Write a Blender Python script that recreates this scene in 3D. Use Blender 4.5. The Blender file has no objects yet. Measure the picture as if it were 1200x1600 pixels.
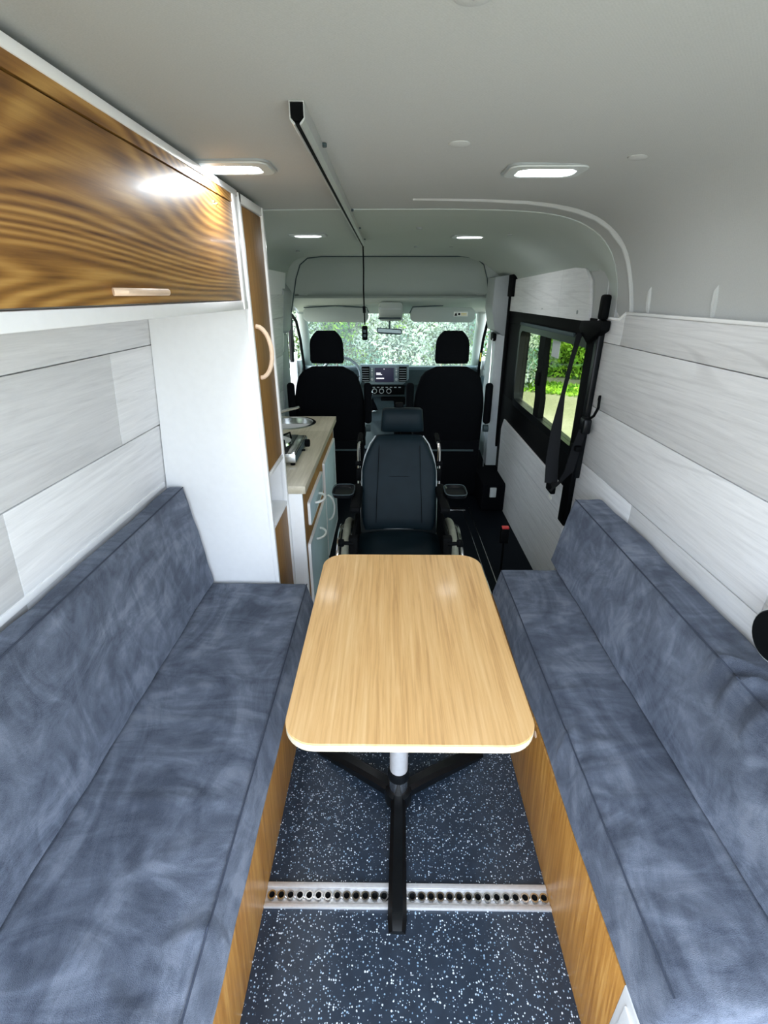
import bpy, bmesh, math, random
from mathutils import Vector, Matrix, noise
random.seed(7)
R = math.radians
SC = bpy.context.scene
COL = SC.collection

# ------------------------------------------------------------ camera
cd = bpy.data.cameras.new('camera'); cam = bpy.data.objects.new('camera', cd); COL.objects.link(cam)
cam.location = (0, 0, 1.6)
cam.rotation_euler = (R(90 - 24.386), 0, R(0.626))
cd.sensor_fit = 'VERTICAL'; cd.sensor_height = 24; cd.lens = 11.25
cd.clip_start = 0.02; cd.clip_end = 200
SC.camera = cam
# ------------------------------------------------------------ world, sun, exposure
W = bpy.data.worlds.new('sky'); SC.world = W; W.use_nodes = True
wn = W.node_tree.nodes; wl = W.node_tree.links
wbg = wn['Background']
sky = wn.new('ShaderNodeTexSky'); sky.sky_type = 'NISHITA'; sky.sun_disc = False
sky.sun_elevation = R(48); sky.sun_rotation = R(20); sky.air_density = 1.0; sky.dust_density = 2.5; sky.ozone_density = 1.0
wmix = wn.new('ShaderNodeMix'); wmix.data_type = 'RGBA'; wmix.inputs[0].default_value = 0.6
wl.new(sky.outputs[0], wmix.inputs[6]); wmix.inputs[7].default_value = (8.6, 9.6, 11.0, 1)
wl.new(wmix.outputs[2], wbg.inputs[0])
wbg.inputs[1].default_value = 0.40
sl = bpy.data.lights.new('sun', 'SUN'); sl.energy = 5.0; sl.angle = R(3); sl.color = (1, .95, .86)
so = bpy.data.objects.new('sun', sl); COL.objects.link(so)
so.rotation_euler = Vector((.60, .14, -.76)).to_track_quat('-Z', 'Y').to_euler()      # from the left and high: the roof shades the inside
SC.view_settings.view_transform = 'Standard'; SC.view_settings.look = 'None'
SC.view_settings.gamma = 1; SC.view_settings.use_curve_mapping = False
SC.view_settings.exposure = 1.12
LED_W = .9      # watts of each ceiling lamp

# ------------------------------------------------------------ material helpers
class NT:
    def __init__(s, name):
        s.m = bpy.data.materials.new(name); s.m.use_nodes = True
        s.n = s.m.node_tree.nodes; s.l = s.m.node_tree.links
        s.b = s.n['Principled BSDF']; s.out = s.n['Material Output']
    def new(s, t, **k):
        o = s.n.new(t)
        for a, v in k.items(): setattr(o, a, v)
        return o
    def link(s, a, b): s.l.new(a, b)
    def coord(s, scale=(1, 1, 1), rot=(0, 0, 0), kind='Object'):
        c = s.new('ShaderNodeTexCoord'); m = s.new('ShaderNodeMapping')
        m.inputs['Scale'].default_value = scale; m.inputs['Rotation'].default_value = rot
        s.link(c.outputs[kind], m.inputs[0]); return m.outputs[0]
    def noise(s, v, scale, detail=4, rough=.55, dist=0):
        t = s.new('ShaderNodeTexNoise'); t.inputs['Scale'].default_value = scale
        t.inputs['Detail'].default_value = detail; t.inputs['Roughness'].default_value = rough
        t.inputs['Distortion'].default_value = dist; s.link(v, t.inputs['Vector']); return t.outputs[0]
    def ramp(s, f, stops):
        r = s.new('ShaderNodeValToRGB'); e = r.color_ramp.elements
        while len(e) < len(stops): e.new(.5)
        for i, (p, c) in enumerate(stops):
            e[i].position = p; e[i].color = (c[0], c[1], c[2], 1) if hasattr(c, '__len__') else (c, c, c, 1)
        s.link(f, r.inputs[0]); return r.outputs[0]
    def mix(s, f, a, b, mode='MIX'):
        m = s.new('ShaderNodeMix', data_type='RGBA', blend_type=mode)
        for sock, v in ((m.inputs[0], f), (m.inputs[6], a), (m.inputs[7], b)):
            if hasattr(v, 'is_linked') or hasattr(v, 'node'): s.link(v, sock)
            elif hasattr(v, '__len__'): sock.default_value = (v[0], v[1], v[2], 1)
            else: sock.default_value = v
        return m.outputs[2]
    def bump(s, h, strength=.3, dist=.002):
        b = s.new('ShaderNodeBump'); b.inputs['Strength'].default_value = strength; b.inputs['Distance'].default_value = dist
        s.link(h, b.inputs['Height']); s.link(b.outputs[0], s.b.inputs['Normal'])
    def set(s, col=None, rough=None, metal=None, spec=None, coat=None, sheen=None):
        if col is not None:
            if hasattr(col, 'node'): s.link(col, s.b.inputs['Base Color'])
            else: s.b.inputs['Base Color'].default_value = (*col, 1)
        if rough is not None: s.b.inputs['Roughness'].default_value = rough
        if metal is not None: s.b.inputs['Metallic'].default_value = metal
        if spec is not None: s.b.inputs['Specular IOR Level'].default_value = spec
        if coat is not None: s.b.inputs['Coat Weight'].default_value = coat; s.b.inputs['Coat Roughness'].default_value = .12
        if sheen is not None:
            s.b.inputs['Sheen Weight'].default_value = sheen; s.b.inputs['Sheen Roughness'].default_value = .45
            s.b.inputs['Sheen Tint'].default_value = (.6, .7, .9, 1)
        return s.m

def plain(name, col, rough=.5, metal=0, spec=.5, coat=0, nscale=40, amount=.06, bump=0):
    t = NT(name); v = t.coord()
    n = t.noise(v, nscale, 3)
    c = t.ramp(n, [(.3, [x * (1 - amount) for x in col]), (.7, [min(1, x * (1 + amount)) for x in col])])
    if bump: t.bump(n, bump, .001)
    return t.set(c, rough, metal, spec, coat)

def wood(name, stops, grain_axis='Y', fine=60, stretch=.05, big=2.2, bigw=.5, dist=1.2, rough=.35, coat=.3, diag=0, rings=0):
    """stops: dark, mid, light. Grain runs along grain_axis of the object."""
    t = NT(name)
    sc = {'X': (stretch, 1, 1), 'Y': (1, stretch, 1), 'Z': (1, 1, stretch)}[grain_axis]
    v = t.coord(sc, (0, 0, 0))
    if diag:      # grain running at a slant: turn first, then stretch
        tc = t.new('ShaderNodeTexCoord'); r1 = t.new('ShaderNodeMapping'); r1.inputs['Rotation'].default_value = (diag, 0, 0)
        r2 = t.new('ShaderNodeMapping'); r2.inputs['Scale'].default_value = sc
        t.link(tc.outputs['Object'], r1.inputs[0]); t.link(r1.outputs[0], r2.inputs[0]); v = r2.outputs[0]
    f = t.noise(v, fine, 6, .65, .4)
    b = t.noise(v, big * 3, 3, .5, dist)
    if rings:
        sc2 = {'X': (.18, 1, 1), 'Y': (1, .18, 1), 'Z': (1, 1, .18)}[grain_axis]
        v2 = t.coord(sc2, (diag, 0, 0))
        b0 = t.noise(v2, 2.6, 2, .4, .5)
        m = t.new('ShaderNodeMath', operation='MULTIPLY'); m.inputs[1].default_value = rings; t.link(b0, m.inputs[0])
        s = t.new('ShaderNodeMath', operation='SINE'); t.link(m.outputs[0], s.inputs[0])
        m2 = t.new('ShaderNodeMath', operation='MULTIPLY_ADD'); m2.inputs[1].default_value = .5; m2.inputs[2].default_value = .5
        t.link(s.outputs[0], m2.inputs[0]); b = t.mix(.35, m2.outputs[0], b)
    h = t.mix(bigw, f, b)
    c = t.ramp(h, [(.28, stops[0]), (.5, stops[1]), (.72, stops[2])])
    t.bump(f, .08, .001)
    return t.set(c, rough, 0, .5, coat)

M = {}
def suede():
    t = NT('suede'); v = t.coord()
    v2 = t.coord((1, .5, 1), (0, .3, .6)); v3 = t.coord((.35, 1, .5), (0, .2, -.5))
    a = t.noise(v2, 5.0, 5, .6, 2.2); b = t.noise(v3, 13, 4, .6, 1.6); f = t.noise(v, 650, 2)
    h = t.mix(.45, a, b)
    c = t.ramp(h, [(.39, (.030, .038, .060)), (.455, (.066, .080, .112)), (.50, (.094, .111, .150)), (.54, (.130, .152, .198)), (.61, (.20, .225, .28))])
    c = t.mix(.20, c, t.ramp(f, [(.35, (.03, .04, .06)), (.65, (.24, .26, .31))]))
    hh = t.mix(.12, t.noise(v2, 4.5, 5, .6, 1.2), f)
    t.bump(hh, .8, .035)
    return t.set(c, .85, 0, .2, 0, .3)
M['suede'] = suede()
def seam_m(): return plain('suede seam thread', (.035, .045, .07), .9, amount=.1)
M['seam'] = seam_m()
def laminate():
    t = NT('pale ash laminate')
    v = t.coord((1, .045, 1)); vb = t.coord((1, .08, 1))
    f = t.noise(v, 70, 6, .72, .6)
    b0 = t.noise(vb, 3.6, 2, .45, .5)
    m = t.new('ShaderNodeMath', operation='MULTIPLY'); m.inputs[1].default_value = 90; t.link(b0, m.inputs[0])
    s = t.new('ShaderNodeMath', operation='SINE'); t.link(m.outputs[0], s.inputs[0])
    line = t.ramp(s.outputs[0], [(.75, 0), (1.0, 1)])
    cl = t.noise(vb, 5.0, 3)
    lm = t.mix(t.ramp(cl, [(.42, 0), (.62, 1)]), (0, 0, 0), line)
    c = t.ramp(f, [(.25, (.58, .585, .595)), (.45, (.70, .705, .715)), (.7, (.79, .795, .805))])
    c = t.mix(t.mix(.6, lm, (0, 0, 0)), c, (.45, .45, .46))
    t.bump(f, .06, .001)
    return t.set(c, .5, 0, .4)
M['laminate'] = laminate()
M['oak'] = wood('lacquered brown cabinet wood', ((.10, .036, .007), (.29, .135, .028), (.50, .28, .075)), 'Y', 70, .035, 2.4, .38, 1.8, .42, .05, rings=700)
M['oak_v'] = wood('brown wardrobe wood', ((.13, .058, .012), (.27, .135, .034), (.38, .21, .062)), 'Z', 60, .05, 2, .4, .8, .55, 0)
M['panel'] = wood('honey bench panel wood', ((.23, .085, .013), (.44, .205, .042), (.66, .37, .105)), 'Z', 75, .045, 2.4, .2, .7, .36, .12, diag=R(8))
M['table'] = wood('light striped table wood', ((.42, .215, .07), (.69, .41, .16), (.82, .565, .275)), 'Y', 95, .03, 5.0, .35, .4, .42, .1)
M['ply'] = plain('plywood edge', (.72, .62, .45), .6, nscale=120, amount=.12)
M['worktop'] = wood('pale driftwood worktop', ((.33, .29, .20), (.50, .45, .34), (.66, .60, .47)), 'Y', 55, .06, 2.5, .4, .8, .38, .15)
M['white'] = plain('white board', (.80, .805, .81), .42, amount=.015)
M['trimwhite'] = plain('white edge trim', (.86, .865, .87), .3, amount=.01)
M['door_blue'] = plain('satin grey blue door', (.50, .64, .68), .3, amount=.04, nscale=9)
M['handle_white'] = plain('off white handle', (.78, .77, .73), .35)
M['handle_wood'] = plain('pale beech handle', (.80, .60, .44), .45, nscale=30)
def headliner(name, col, sc=420):
    t = NT(name); v = t.coord((1, 1, 1), (0, 0, R(38)))
    w = t.new('ShaderNodeTexWave'); w.inputs['Scale'].default_value = 75; w.inputs['Distortion'].default_value = .6
    t.link(v, w.inputs[0])
    n = t.noise(v, sc, 2); st = t.noise(v, 3, 4)
    c = t.ramp(n, [(.3, [x * .93 for x in col]), (.7, [x * 1.04 for x in col])])
    c = t.mix(.10, c, t.ramp(w.outputs[1], [(.2, [x * .75 for x in col]), (.8, col)]))
    c = t.mix(.12, c, t.ramp(st, [(.35, [x * .86 for x in col]), (.6, col)]))
    t.bump(t.mix(.5, n, w.outputs[1]), .12, .001)
    return t.set(c, .8, 0, .25)
M['liner'] = headliner('grey headliner', (.45, .465, .46))
M['liner2'] = headliner('grey green cab liner', (.47, .52, .49))
M['plastic_grey'] = plain('grey cab plastic', (.33, .36, .37), .5, amount=.03)
M['plastic_light'] = plain('light grey pillar plastic', (.52, .56, .56), .45, amount=.03)
M['black'] = plain('black plastic', (.0025, .003, .0035), .6, spec=.05, amount=.2)
M['blackm'] = plain('matt black fabric', (.004, .0045, .006), .95, spec=.05, amount=.2, nscale=200, bump=.1)
M['blackgloss'] = plain('glossy black lacquer', (.004, .005, .006), .3, spec=.18, amount=.1)
M['webbing'] = plain('black webbing', (.008, .009, .011), .75, spec=.2, amount=.25, nscale=300)
M['leather'] = plain('dark teal grey vinyl', (.0055, .0125, .017), .5, spec=.10, amount=.12, nscale=14, bump=.12)
M['chrome'] = plain('chrome', (.80, .81, .82), .16, 1, amount=.02)
M['alu'] = plain('brushed aluminium', (.74, .75, .76), .38, .5, amount=.06, nscale=90)
M['alu_rail'] = plain('satin grey aluminium', (.50, .52, .51), .4, .5, amount=.04)
M['steel'] = plain('stainless steel', (.62, .63, .62), .22, 1, amount=.05)
M['tyre'] = plain('grey green tyre rubber', (.22, .23, .18), .7, amount=.1)
M['tube'] = plain('silver painted tube', (.62, .63, .65), .3, .3)
M['red'] = plain('red button', (.5, .03, .03), .4)
M['yellow'] = plain('yellow sticker', (.85, .62, .03), .5)
M['dash'] = plain('slate dashboard plastic', (.055, .080, .088), .6, spec=.2, amount=.05)
M['dashlight'] = plain('lighter dashboard trim', (.20, .26, .28), .4, amount=.03)
M['paint'] = plain('white van paint', (.80, .81, .81), .25, coat=.5, amount=.01)
M['label'] = plain('white label', (.85, .85, .8), .5)
M['mirror'] = plain('mirror glass', (.12, .15, .15), .25, 1)
def floor_m():
    t = NT('dark flecked vinyl'); v = t.coord()
    vo = t.new('ShaderNodeTexVoronoi'); vo.inputs['Scale'].default_value = 175; t.link(v, vo.inputs['Vector'])
    vd = t.new('ShaderNodeTexNoise'); vd.inputs['Scale'].default_value = 260; t.link(v, vd.inputs['Vector'])
    sep = t.new('ShaderNodeSeparateColor'); t.link(vo.outputs['Color'], sep.inputs[0])
    rad = t.new('ShaderNodeMath', operation='MULTIPLY_ADD'); t.link(sep.outputs[0], rad.inputs[0]); rad.inputs[1].default_value = .62; rad.inputs[2].default_value = -.20
    nn = t.new('ShaderNodeMath', operation='MULTIPLY_ADD'); t.link(vd.outputs[0], nn.inputs[0]); nn.inputs[1].default_value = .55; t.link(vo.outputs['Distance'], nn.inputs[2])
    lt = t.new('ShaderNodeMath', operation='SUBTRACT'); t.link(rad.outputs[0], lt.inputs[0]); t.link(nn.outputs[0], lt.inputs[1])
    ad = t.new('ShaderNodeMath', operation='ADD'); t.link(lt.outputs[0], ad.inputs[0]); ad.inputs[1].default_value = .33
    mask = t.ramp(ad.outputs[0], [(.02, 0), (.07, 1)])
    fc = t.ramp(sep.outputs[1], [(.2, (.25, .38, .52)), (.8, (.72, .80, .88))])
    base = t.ramp(t.noise(v, 30, 5), [(.3, (.014, .024, .040)), (.7, (.022, .036, .058))])
    c = t.mix(mask, base, fc)
    t.bump(t.noise(v, 500, 2), .15, .001)
    return t.set(c, .38, 0, .5)
M['floor'] = floor_m()
M['floor_dark'] = plain('shade-black vinyl floor', (.004, .006, .009), .6, spec=.06, nscale=200, amount=.3)  # dark vinyl, with the shade of the front floor put into its colour
def glass(name, tint, haze=0):
    t = NT(name); t.n.remove(t.b)
    tr = t.new('ShaderNodeBsdfTransparent'); tr.inputs[0].default_value = (*tint, 1)
    gl = t.new('ShaderNodeBsdfGlossy'); gl.inputs['Roughness'].default_value = .02; gl.inputs[0].default_value = (1, 1, 1, 1)
    lw = t.new('ShaderNodeLayerWeight'); lw.inputs[0].default_value = .5
    pw = t.new('ShaderNodeMath', operation='POWER'); t.link(lw.outputs['Facing'], pw.inputs[0]); pw.inputs[1].default_value = 5
    ma = t.new('ShaderNodeMath', operation='MULTIPLY_ADD'); t.link(pw.outputs[0], ma.inputs[0]); ma.inputs[1].default_value = .5; ma.inputs[2].default_value = .02
    body = tr.outputs[0]
    if haze:      # translucent white mixed in to paint glare on the screen
        tl = t.new('ShaderNodeBsdfTranslucent'); tl.inputs[0].default_value = (.85, .9, .88, 1)
        m0 = t.new('ShaderNodeMixShader'); m0.inputs[0].default_value = haze; t.link(tr.outputs[0], m0.inputs[1]); t.link(tl.outputs[0], m0.inputs[2]); body = m0.outputs[0]
    mx = t.new('ShaderNodeMixShader'); t.link(ma.outputs[0], mx.inputs[0]); t.link(body, mx.inputs[1]); t.link(gl.outputs[0], mx.inputs[2])
    t.link(mx.outputs[0], t.out.inputs[0]); return t.m
M['glass_dark'] = glass('side glass with dimming tint', (.68, .72, .60))  # tint added to dim the bright view outside
M['glass'] = glass('windscreen glass with glare veil', (.52, .62, .58), .06)  # tint dims the view outside, the veil paints pale glare
def emis(name, col, s):
    t = NT(name); t.b.inputs['Base Color'].default_value = (.8, .8, .8, 1)
    t.b.inputs['Emission Color'].default_value = (*col, 1); t.b.inputs['Emission Strength'].default_value = s; return t.m
M['led'] = emis('lit led diffuser', (.93, .97, 1), 6)
M['screen'] = emis('dark lit screen', (.02, .02, .05), .3); M['screen'].node_tree.nodes['Principled BSDF'].inputs['Base Color'].default_value = (.01, .01, .015, 1)
M['screentext'] = emis('white screen lettering', (.9, .9, .95), .5)
def leafm(name, c1, c2):
    t = NT(name); v = t.coord(); n = t.noise(v, 3, 3)
    return t.set(t.ramp(n, [(.35, c1), (.65, c2)]), .55, 0, .3)
M['leaf'] = leafm('green hedge leaves', (.10, .28, .02), (.40, .62, .06))
M['leaf_dark'] = leafm('shade-dark leaves', (.018, .055, .014), (.05, .12, .03))  # very dark green stands in for shaded gaps between leaves
M['leaf_pale'] = leafm('pale leaves for glare', (.42, .50, .36), (.72, .76, .66))  # pale colour put in for the glare over the front hedge
M['leaf_blue'] = leafm('bluish leaves', (.12, .26, .20), (.24, .40, .28))
def gravel():
    t = NT('pale gravel'); v = t.coord(); n = t.noise(v, 22, 6, .75); b = t.noise(v, .35, 3)
    c = t.ramp(n, [(.3, (.17, .155, .11)), (.65, (.36, .34, .27))])
    c = t.mix(.25, c, t.ramp(b, [(.4, (.24, .28, .12)), (.6, (.52, .5, .4))]))
    t.bump(n, .4, .02); return t.set(c, .9, 0, .2)
M['gravel'] = gravel()
M['grass'] = leafm('short grass', (.10, .20, .03), (.24, .36, .06))

# ------------------------------------------------------------ mesh helpers
class MB:
    def __init__(s): s.bm = bmesh.new()
    def _add(s, t, mat=None):
        if mat is not None: t.transform(mat)
        me = bpy.data.meshes.new('tmp'); t.to_mesh(me); t.free(); s.bm.from_mesh(me); bpy.data.meshes.remove(me); return s
    def box(s, x0, x1, y0, y1, z0, z1, r=0, seg=2, mat=None):
        t = bmesh.new(); bmesh.ops.create_cube(t, size=1)
        dx, dy, dz = abs(x1 - x0), abs(y1 - y0), abs(z1 - z0)
        bmesh.ops.scale(t, vec=(dx, dy, dz), verts=t.verts)
        bmesh.ops.translate(t, vec=((x0 + x1) / 2, (y0 + y1) / 2, (z0 + z1) / 2), verts=t.verts)
        r = min(r, dx * .49, dy * .49, dz * .49)
        if r > 0: bmesh.ops.bevel(t, geom=t.edges[:], offset=r, segments=seg, profile=.5, affect='EDGES')
        return s._add(t, mat)
    def prism(s, pts, a, b, axis='X', r=0, mat=None):
        """polygon extruded from a to b along axis; pts in the other two axes in order (y,z), (x,z) or (x,y)"""
        def mk(p, h): return {'X': (h, p[0], p[1]), 'Y': (p[0], h, p[1]), 'Z': (p[0], p[1], h)}[axis]
        t = bmesh.new(); v0 = [t.verts.new(mk(p, a)) for p in pts]; v1 = [t.verts.new(mk(p, b)) for p in pts]
        t.faces.new(v0); t.faces.new(v1[::-1]); n = len(pts)
        for i in range(n): t.faces.new((v0[i], v1[i], v1[(i + 1) % n], v0[(i + 1) % n]))
        bmesh.ops.recalc_face_normals(t, faces=t.faces)
        if r: bmesh.ops.bevel(t, geom=[e for e in t.edges], offset=r, segments=2, profile=.5, affect='EDGES')
        return s._add(t, mat)
    def loft(s, rings, caps=True, closed=True, mat=None):
        t = bmesh.new(); vs = [[t.verts.new(p) for p in r] for r in rings]; n = len(rings[0])
        for a, b in zip(vs, vs[1:]):
            for i in range(n if closed else n - 1):
                t.faces.new((a[i], a[(i + 1) % n], b[(i + 1) % n], b[i]))
        if caps and closed:
            t.faces.new(vs[0][::-1]); t.faces.new(vs[-1])
        bmesh.ops.recalc_face_normals(t, faces=t.faces)
        return s._add(t, mat)
    def tube(s, pts, r, n=10, caps=True, sx=1, sy=1, closed=False):
        P = [Vector(p) for p in pts]; rr = r if hasattr(r, '__len__') else [r] * len(P)
        rings = []; up = Vector((0, 0, 1)); prev = None
        for i, p in enumerate(P):
            if closed: d = P[(i + 1) % len(P)] - P[i - 1]
            else: d = P[min(i + 1, len(P) - 1)] - P[max(i - 1, 0)]
            d.normalize()
            if prev is None:
                u = up if abs(d.dot(up)) < .95 else Vector((0, 1, 0)); a = d.cross(u).normalized()
            else: a = (prev - d * prev.dot(d)).normalized()
            b = d.cross(a); prev = a
            rings.append([tuple(p + (a * math.cos(2 * math.pi * k / n) * sx + b * math.sin(2 * math.pi * k / n) * sy) * rr[i]) for k in range(n)])
        if closed: rings.append(rings[0]); return s.loft(rings, False)
        return s.loft(rings, caps)
    def cyl(s, c, r, h, axis='Z', n=24, r2=None, bev=0):
        c = Vector(c); r2 = r if r2 is None else r2
        d = {'X': Vector((1, 0, 0)), 'Y': Vector((0, 1, 0)), 'Z': Vector((0, 0, 1))}[axis]
        a = {'X': Vector((0, 1, 0)), 'Y': Vector((0, 0, 1)), 'Z': Vector((1, 0, 0))}[axis]; b = d.cross(a)
        prof = [(r, 0), (r2, h)] if not bev else [(r - bev, 0), (r, bev), (r2, h - bev), (r2 - bev, h)]
        return s.loft([[tuple(c + d * z + (a * math.cos(2 * math.pi * k / n) + b * math.sin(2 * math.pi * k / n)) * q) for k in range(n)] for q, z in prof])
    def lathe(s, c, prof, n=32, axis='Z', caps=False):
        c = Vector(c); d = {'X': Vector((1, 0, 0)), 'Y': Vector((0, 1, 0)), 'Z': Vector((0, 0, 1))}[axis]
        a = {'X': Vector((0, 1, 0)), 'Y': Vector((0, 0, 1)), 'Z': Vector((1, 0, 0))}[axis]; b = d.cross(a)
        return s.loft([[tuple(c + d * z + (a * math.cos(2 * math.pi * k / n) + b * math.sin(2 * math.pi * k / n)) * q) for k in range(n)] for q, z in prof], caps)
    def torus(s, c, R_, r, axis='X', n=40, m=10, a0=0, a1=2 * math.pi, sy=1):
        c = Vector(c); full = abs(a1 - a0 - 2 * math.pi) < 1e-6
        a = {'X': Vector((0, 1, 0)), 'Y': Vector((1, 0, 0)), 'Z': Vector((1, 0, 0))}[axis]
        b = {'X': Vector((0, 0, 1)), 'Y': Vector((0, 0, 1)), 'Z': Vector((0, 1, 0))}[axis]
        N = n if full else n + 1
        pts = [tuple(c + a * math.cos(a0 + (a1 - a0) * k / n) * R_ + b * math.sin(a0 + (a1 - a0) * k / n) * R_ * sy) for k in range(N)]
        return s.tube(pts, r, m, closed=full)
    def ribbon(s, pts, widths, wdir, th=.0015):
        rings = []; wd = Vector(wdir).normalized() if not hasattr(wdir[0], '__len__') else None
        P = [Vector(p) for p in pts]
        for i, p in enumerate(P):
            w = wd if wd else Vector(wdir[i]).normalized()
            d = (P[min(i + 1, len(P) - 1)] - P[max(i - 1, 0)]).normalized(); nrm = d.cross(w).normalized()
            h = widths[i] / 2 if hasattr(widths, '__len__') else widths / 2
            rings.append([tuple(p - w * h - nrm * th), tuple(p + w * h - nrm * th), tuple(p + w * h + nrm * th), tuple(p - w * h + nrm * th)])
        return s.loft(rings)

def se_ring(cx, cy, z, w, d, n=28, e=3.0, tilt=0, dish=0):
    """superellipse ring, horizontal; dish hollows the -Y (front) face"""
    out = []
    for k in range(n):
        a = 2 * math.pi * k / n; c, s_ = math.cos(a), math.sin(a)
        x = math.copysign(abs(c) ** (2 / e), c) * w / 2; y = math.copysign(abs(s_) ** (2 / e), s_) * d / 2
        if y < 0 and w > 0: y += dish * (1 - (2 * x / w) ** 2)
        out.append((cx + x, cy + y, z))
    return out

def wloc(o):
    v = Vector((0, 0, 0))
    while o: v += o.location; o = o.parent
    return v
def obj(name, mb, mat, parent=None, loc=None, angle=35):
    me = bpy.data.meshes.new(name); bm = mb.bm
    if parent is not None: off = wloc(parent); o_loc = (0, 0, 0)
    else:
        if loc is None:
            xs = [v.co for v in bm.verts]
            loc = (sum(v.x for v in xs) / len(xs), sum(v.y for v in xs) / len(xs), min(v.z for v in xs))
        off = Vector(loc); o_loc = loc
    bmesh.ops.translate(bm, vec=-off, verts=bm.verts)
    bm.to_mesh(me); bm.free()
    me.polygons.foreach_set('use_smooth', [True] * len(me.polygons)); me.set_sharp_from_angle(angle=R(angle))
    me.materials.append(mat)
    o = bpy.data.objects.new(name, me); COL.objects.link(o); o.location = o_loc
    if parent is not None: o.parent = parent
    return o
def tag(o, label, cat, group=None, kind=None):
    o['label'] = label; o['category'] = cat
    if group: o['group'] = group
    if kind: o['kind'] = kind
    return o
def thing(name, label, cat, loc, group=None):
    o = bpy.data.objects.new(name, None); COL.objects.link(o); o.location = loc; o.empty_display_size = .05
    return tag(o, label, cat, group)
def struct(name, mb, mat, parent=None, label=None, angle=35):
    o = obj(name, mb, mat, parent, angle=angle)
    if parent is None: o['kind'] = 'structure'
    if label: o['label'] = label
    return o
def copy_tree(o, parent=None):
    c = o.copy(); COL.objects.link(c)
    if parent: c.parent = parent
    for ch in list(o.children): copy_tree(ch, c)
    return c
def piece(src, loc_delta, parent):
    c = src.copy(); COL.objects.link(c); c.parent = parent; c.location = src.location + Vector(loc_delta); return c

# ============================================================ SETTING
# floor
XL, XR = -.93, .99
floor = struct('floor', MB().box(XL, XR, -.12, 2.25, -.06, 0), M['floor'], label='dark navy vinyl floor with white flecks')
struct('floor_front', MB().box(XL, XR, 2.25, 5.6, -.06, -.001), M['floor_dark'], label='shade-black vinyl floor of the front half of the van')  # shade over the front floor is painted into its near-black colour

# left wall: leaning slightly inwards, faced with pale planks
def lx(z): return -.872 if z < .9 else -.872 + (z - .9) * .09
wl_ = struct('wall_left', MB().prism([(-1.0, 0), (-.885, 0), (-.885, .9), (-.825, 1.56), (-.80, 1.75), (-1.0, 1.75)], -.12, 4.1, 'Y'), M['white'])
rows = [(1.443, 1.60), (1.163, 1.440), (.883, 1.160), (.60, .880), (.30, .597), (0.02, .297)]
cuts = [[-.12, 2.75, 4.0], [-.12, 1.47, 2.9, 4.0], [-.12, .95, 2.4, 4.0], [-.12, 1.6, 4.0], [-.12, 1.0, 4.0], [-.12, 1.6, 4.0]]
for (z0, z1), cc in zip(rows, cuts):
    for a, b in zip(cc, cc[1:]):
        mb = MB().prism([(lx(z0) - .012, z0), (lx(z0), z0), (lx(z1), z1), (lx(z1) - .012, z1)], a + .0012, b - .0012, 'Y', r=.0015)
        struct('plank', mb, M['laminate'], wl_)
struct('cover_strip', MB().box(-.875, -.862, -.1, 1.72, .925, .945, .003), M['trimwhite'], wl_)
# right wall
wr = struct('wall_right', MB().box(.945, 1.03, -.12, 2.30, 0, 1.5).box(.958, 1.03, -.12, 2.2, 1.45, 1.53), M['white'])
rows = [(1.412, 1.528), (1.135, 1.409), (.865, 1.132), (.60, .862), (.30, .597), (0.02, .297)]
cuts = [[-.12, 2.06], [-.12, 2.30], [-.12, 1.0, 2.30], [-.12, 1.7, 2.30], [-.12, .8, 2.30], [-.12, 1.5, 2.3]]
for (z0, z1), cc in zip(rows, cuts):
    for a, b in zip(cc, cc[1:]):
        struct('plank', MB().box(.932, .945, a + .001, b - .001, z0, z1, .0015), M['laminate'], wr)
struct('plank', MB().prism([(2.061, 1.412), (2.299, 1.412), (2.299, 1.505), (2.10, 1.505), (2.061, 1.528)], .932, .945, 'X'), M['laminate'], wr)
struct('edge_strip', MB().box(.926, .946, 2.299, 2.311, .3, 1.51, .002)
       .box(.926, .946, -.12, 2.05, 1.527, 1.537, .002).box(.926, .946, 2.10, 2.31, 1.503, 1.513, .002)
       .prism([(2.05, 1.537), (2.05, 1.527), (2.10, 1.503), (2.10, 1.513)], .926, .946, 'X'), M['trimwhite'], wr)

# ceiling: swept headliner
PR = [(.955, 1.49), (.95, 1.58), (.935, 1.665), (.905, 1.745), (.85, 1.81), (.76, 1.86), (.64, 1.888), (.48, 1.90), (.24, 1.905), (0, 1.905)]
PL = [(-.2, 1.905), (-.45, 1.903), (-.62, 1.898), (-.73, 1.88), (-.80, 1.84), (-.84, 1.78), (-.86, 1.68), (-.868, 1.50)]
DR = [(.945, 1.70), (.925, 1.728), (.89, 1.755), (.85, 1.785), (.79, 1.825), (.70, 1.865), (.60, 1.888), (.45, 1.90), (.2, 1.905), (0, 1.905)]
def smoothprof(P, n=48):
    from mathutils.geometry import interpolate_bezier
    pts = [Vector((x, 0, z)) for x, z in P]; out = []
    for i in range(len(pts) - 1):
        p0, p1, p2, p3 = pts[max(i - 1, 0)], pts[i], pts[i + 1], pts[min(i + 2, len(pts) - 1)]
        h = (p2 - p1).length
        t1 = (p2 - p0).normalized() * h / 3; t2 = (p3 - p1).normalized() * h / 3
        out += interpolate_bezier(p1, p1 + t1, p2 - t2, p2, 4)[:-1]
    out.append(pts[-1]); return [(p.x, p.z) for p in out]
def sweep(profs, thick=.03):
    rings = []
    for y, P in profs:
        inner = [(x, y, z) for x, z in P]
        outer = [(x + (thick if x > .0 else -thick) * min(1, abs(x) / .7), y, z + thick) for x, z in P][::-1]
        rings.append(inner + outer)
    return MB().loft(rings)
fullA = smoothprof(PR + PL); fullB = smoothprof(DR + PL)
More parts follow.
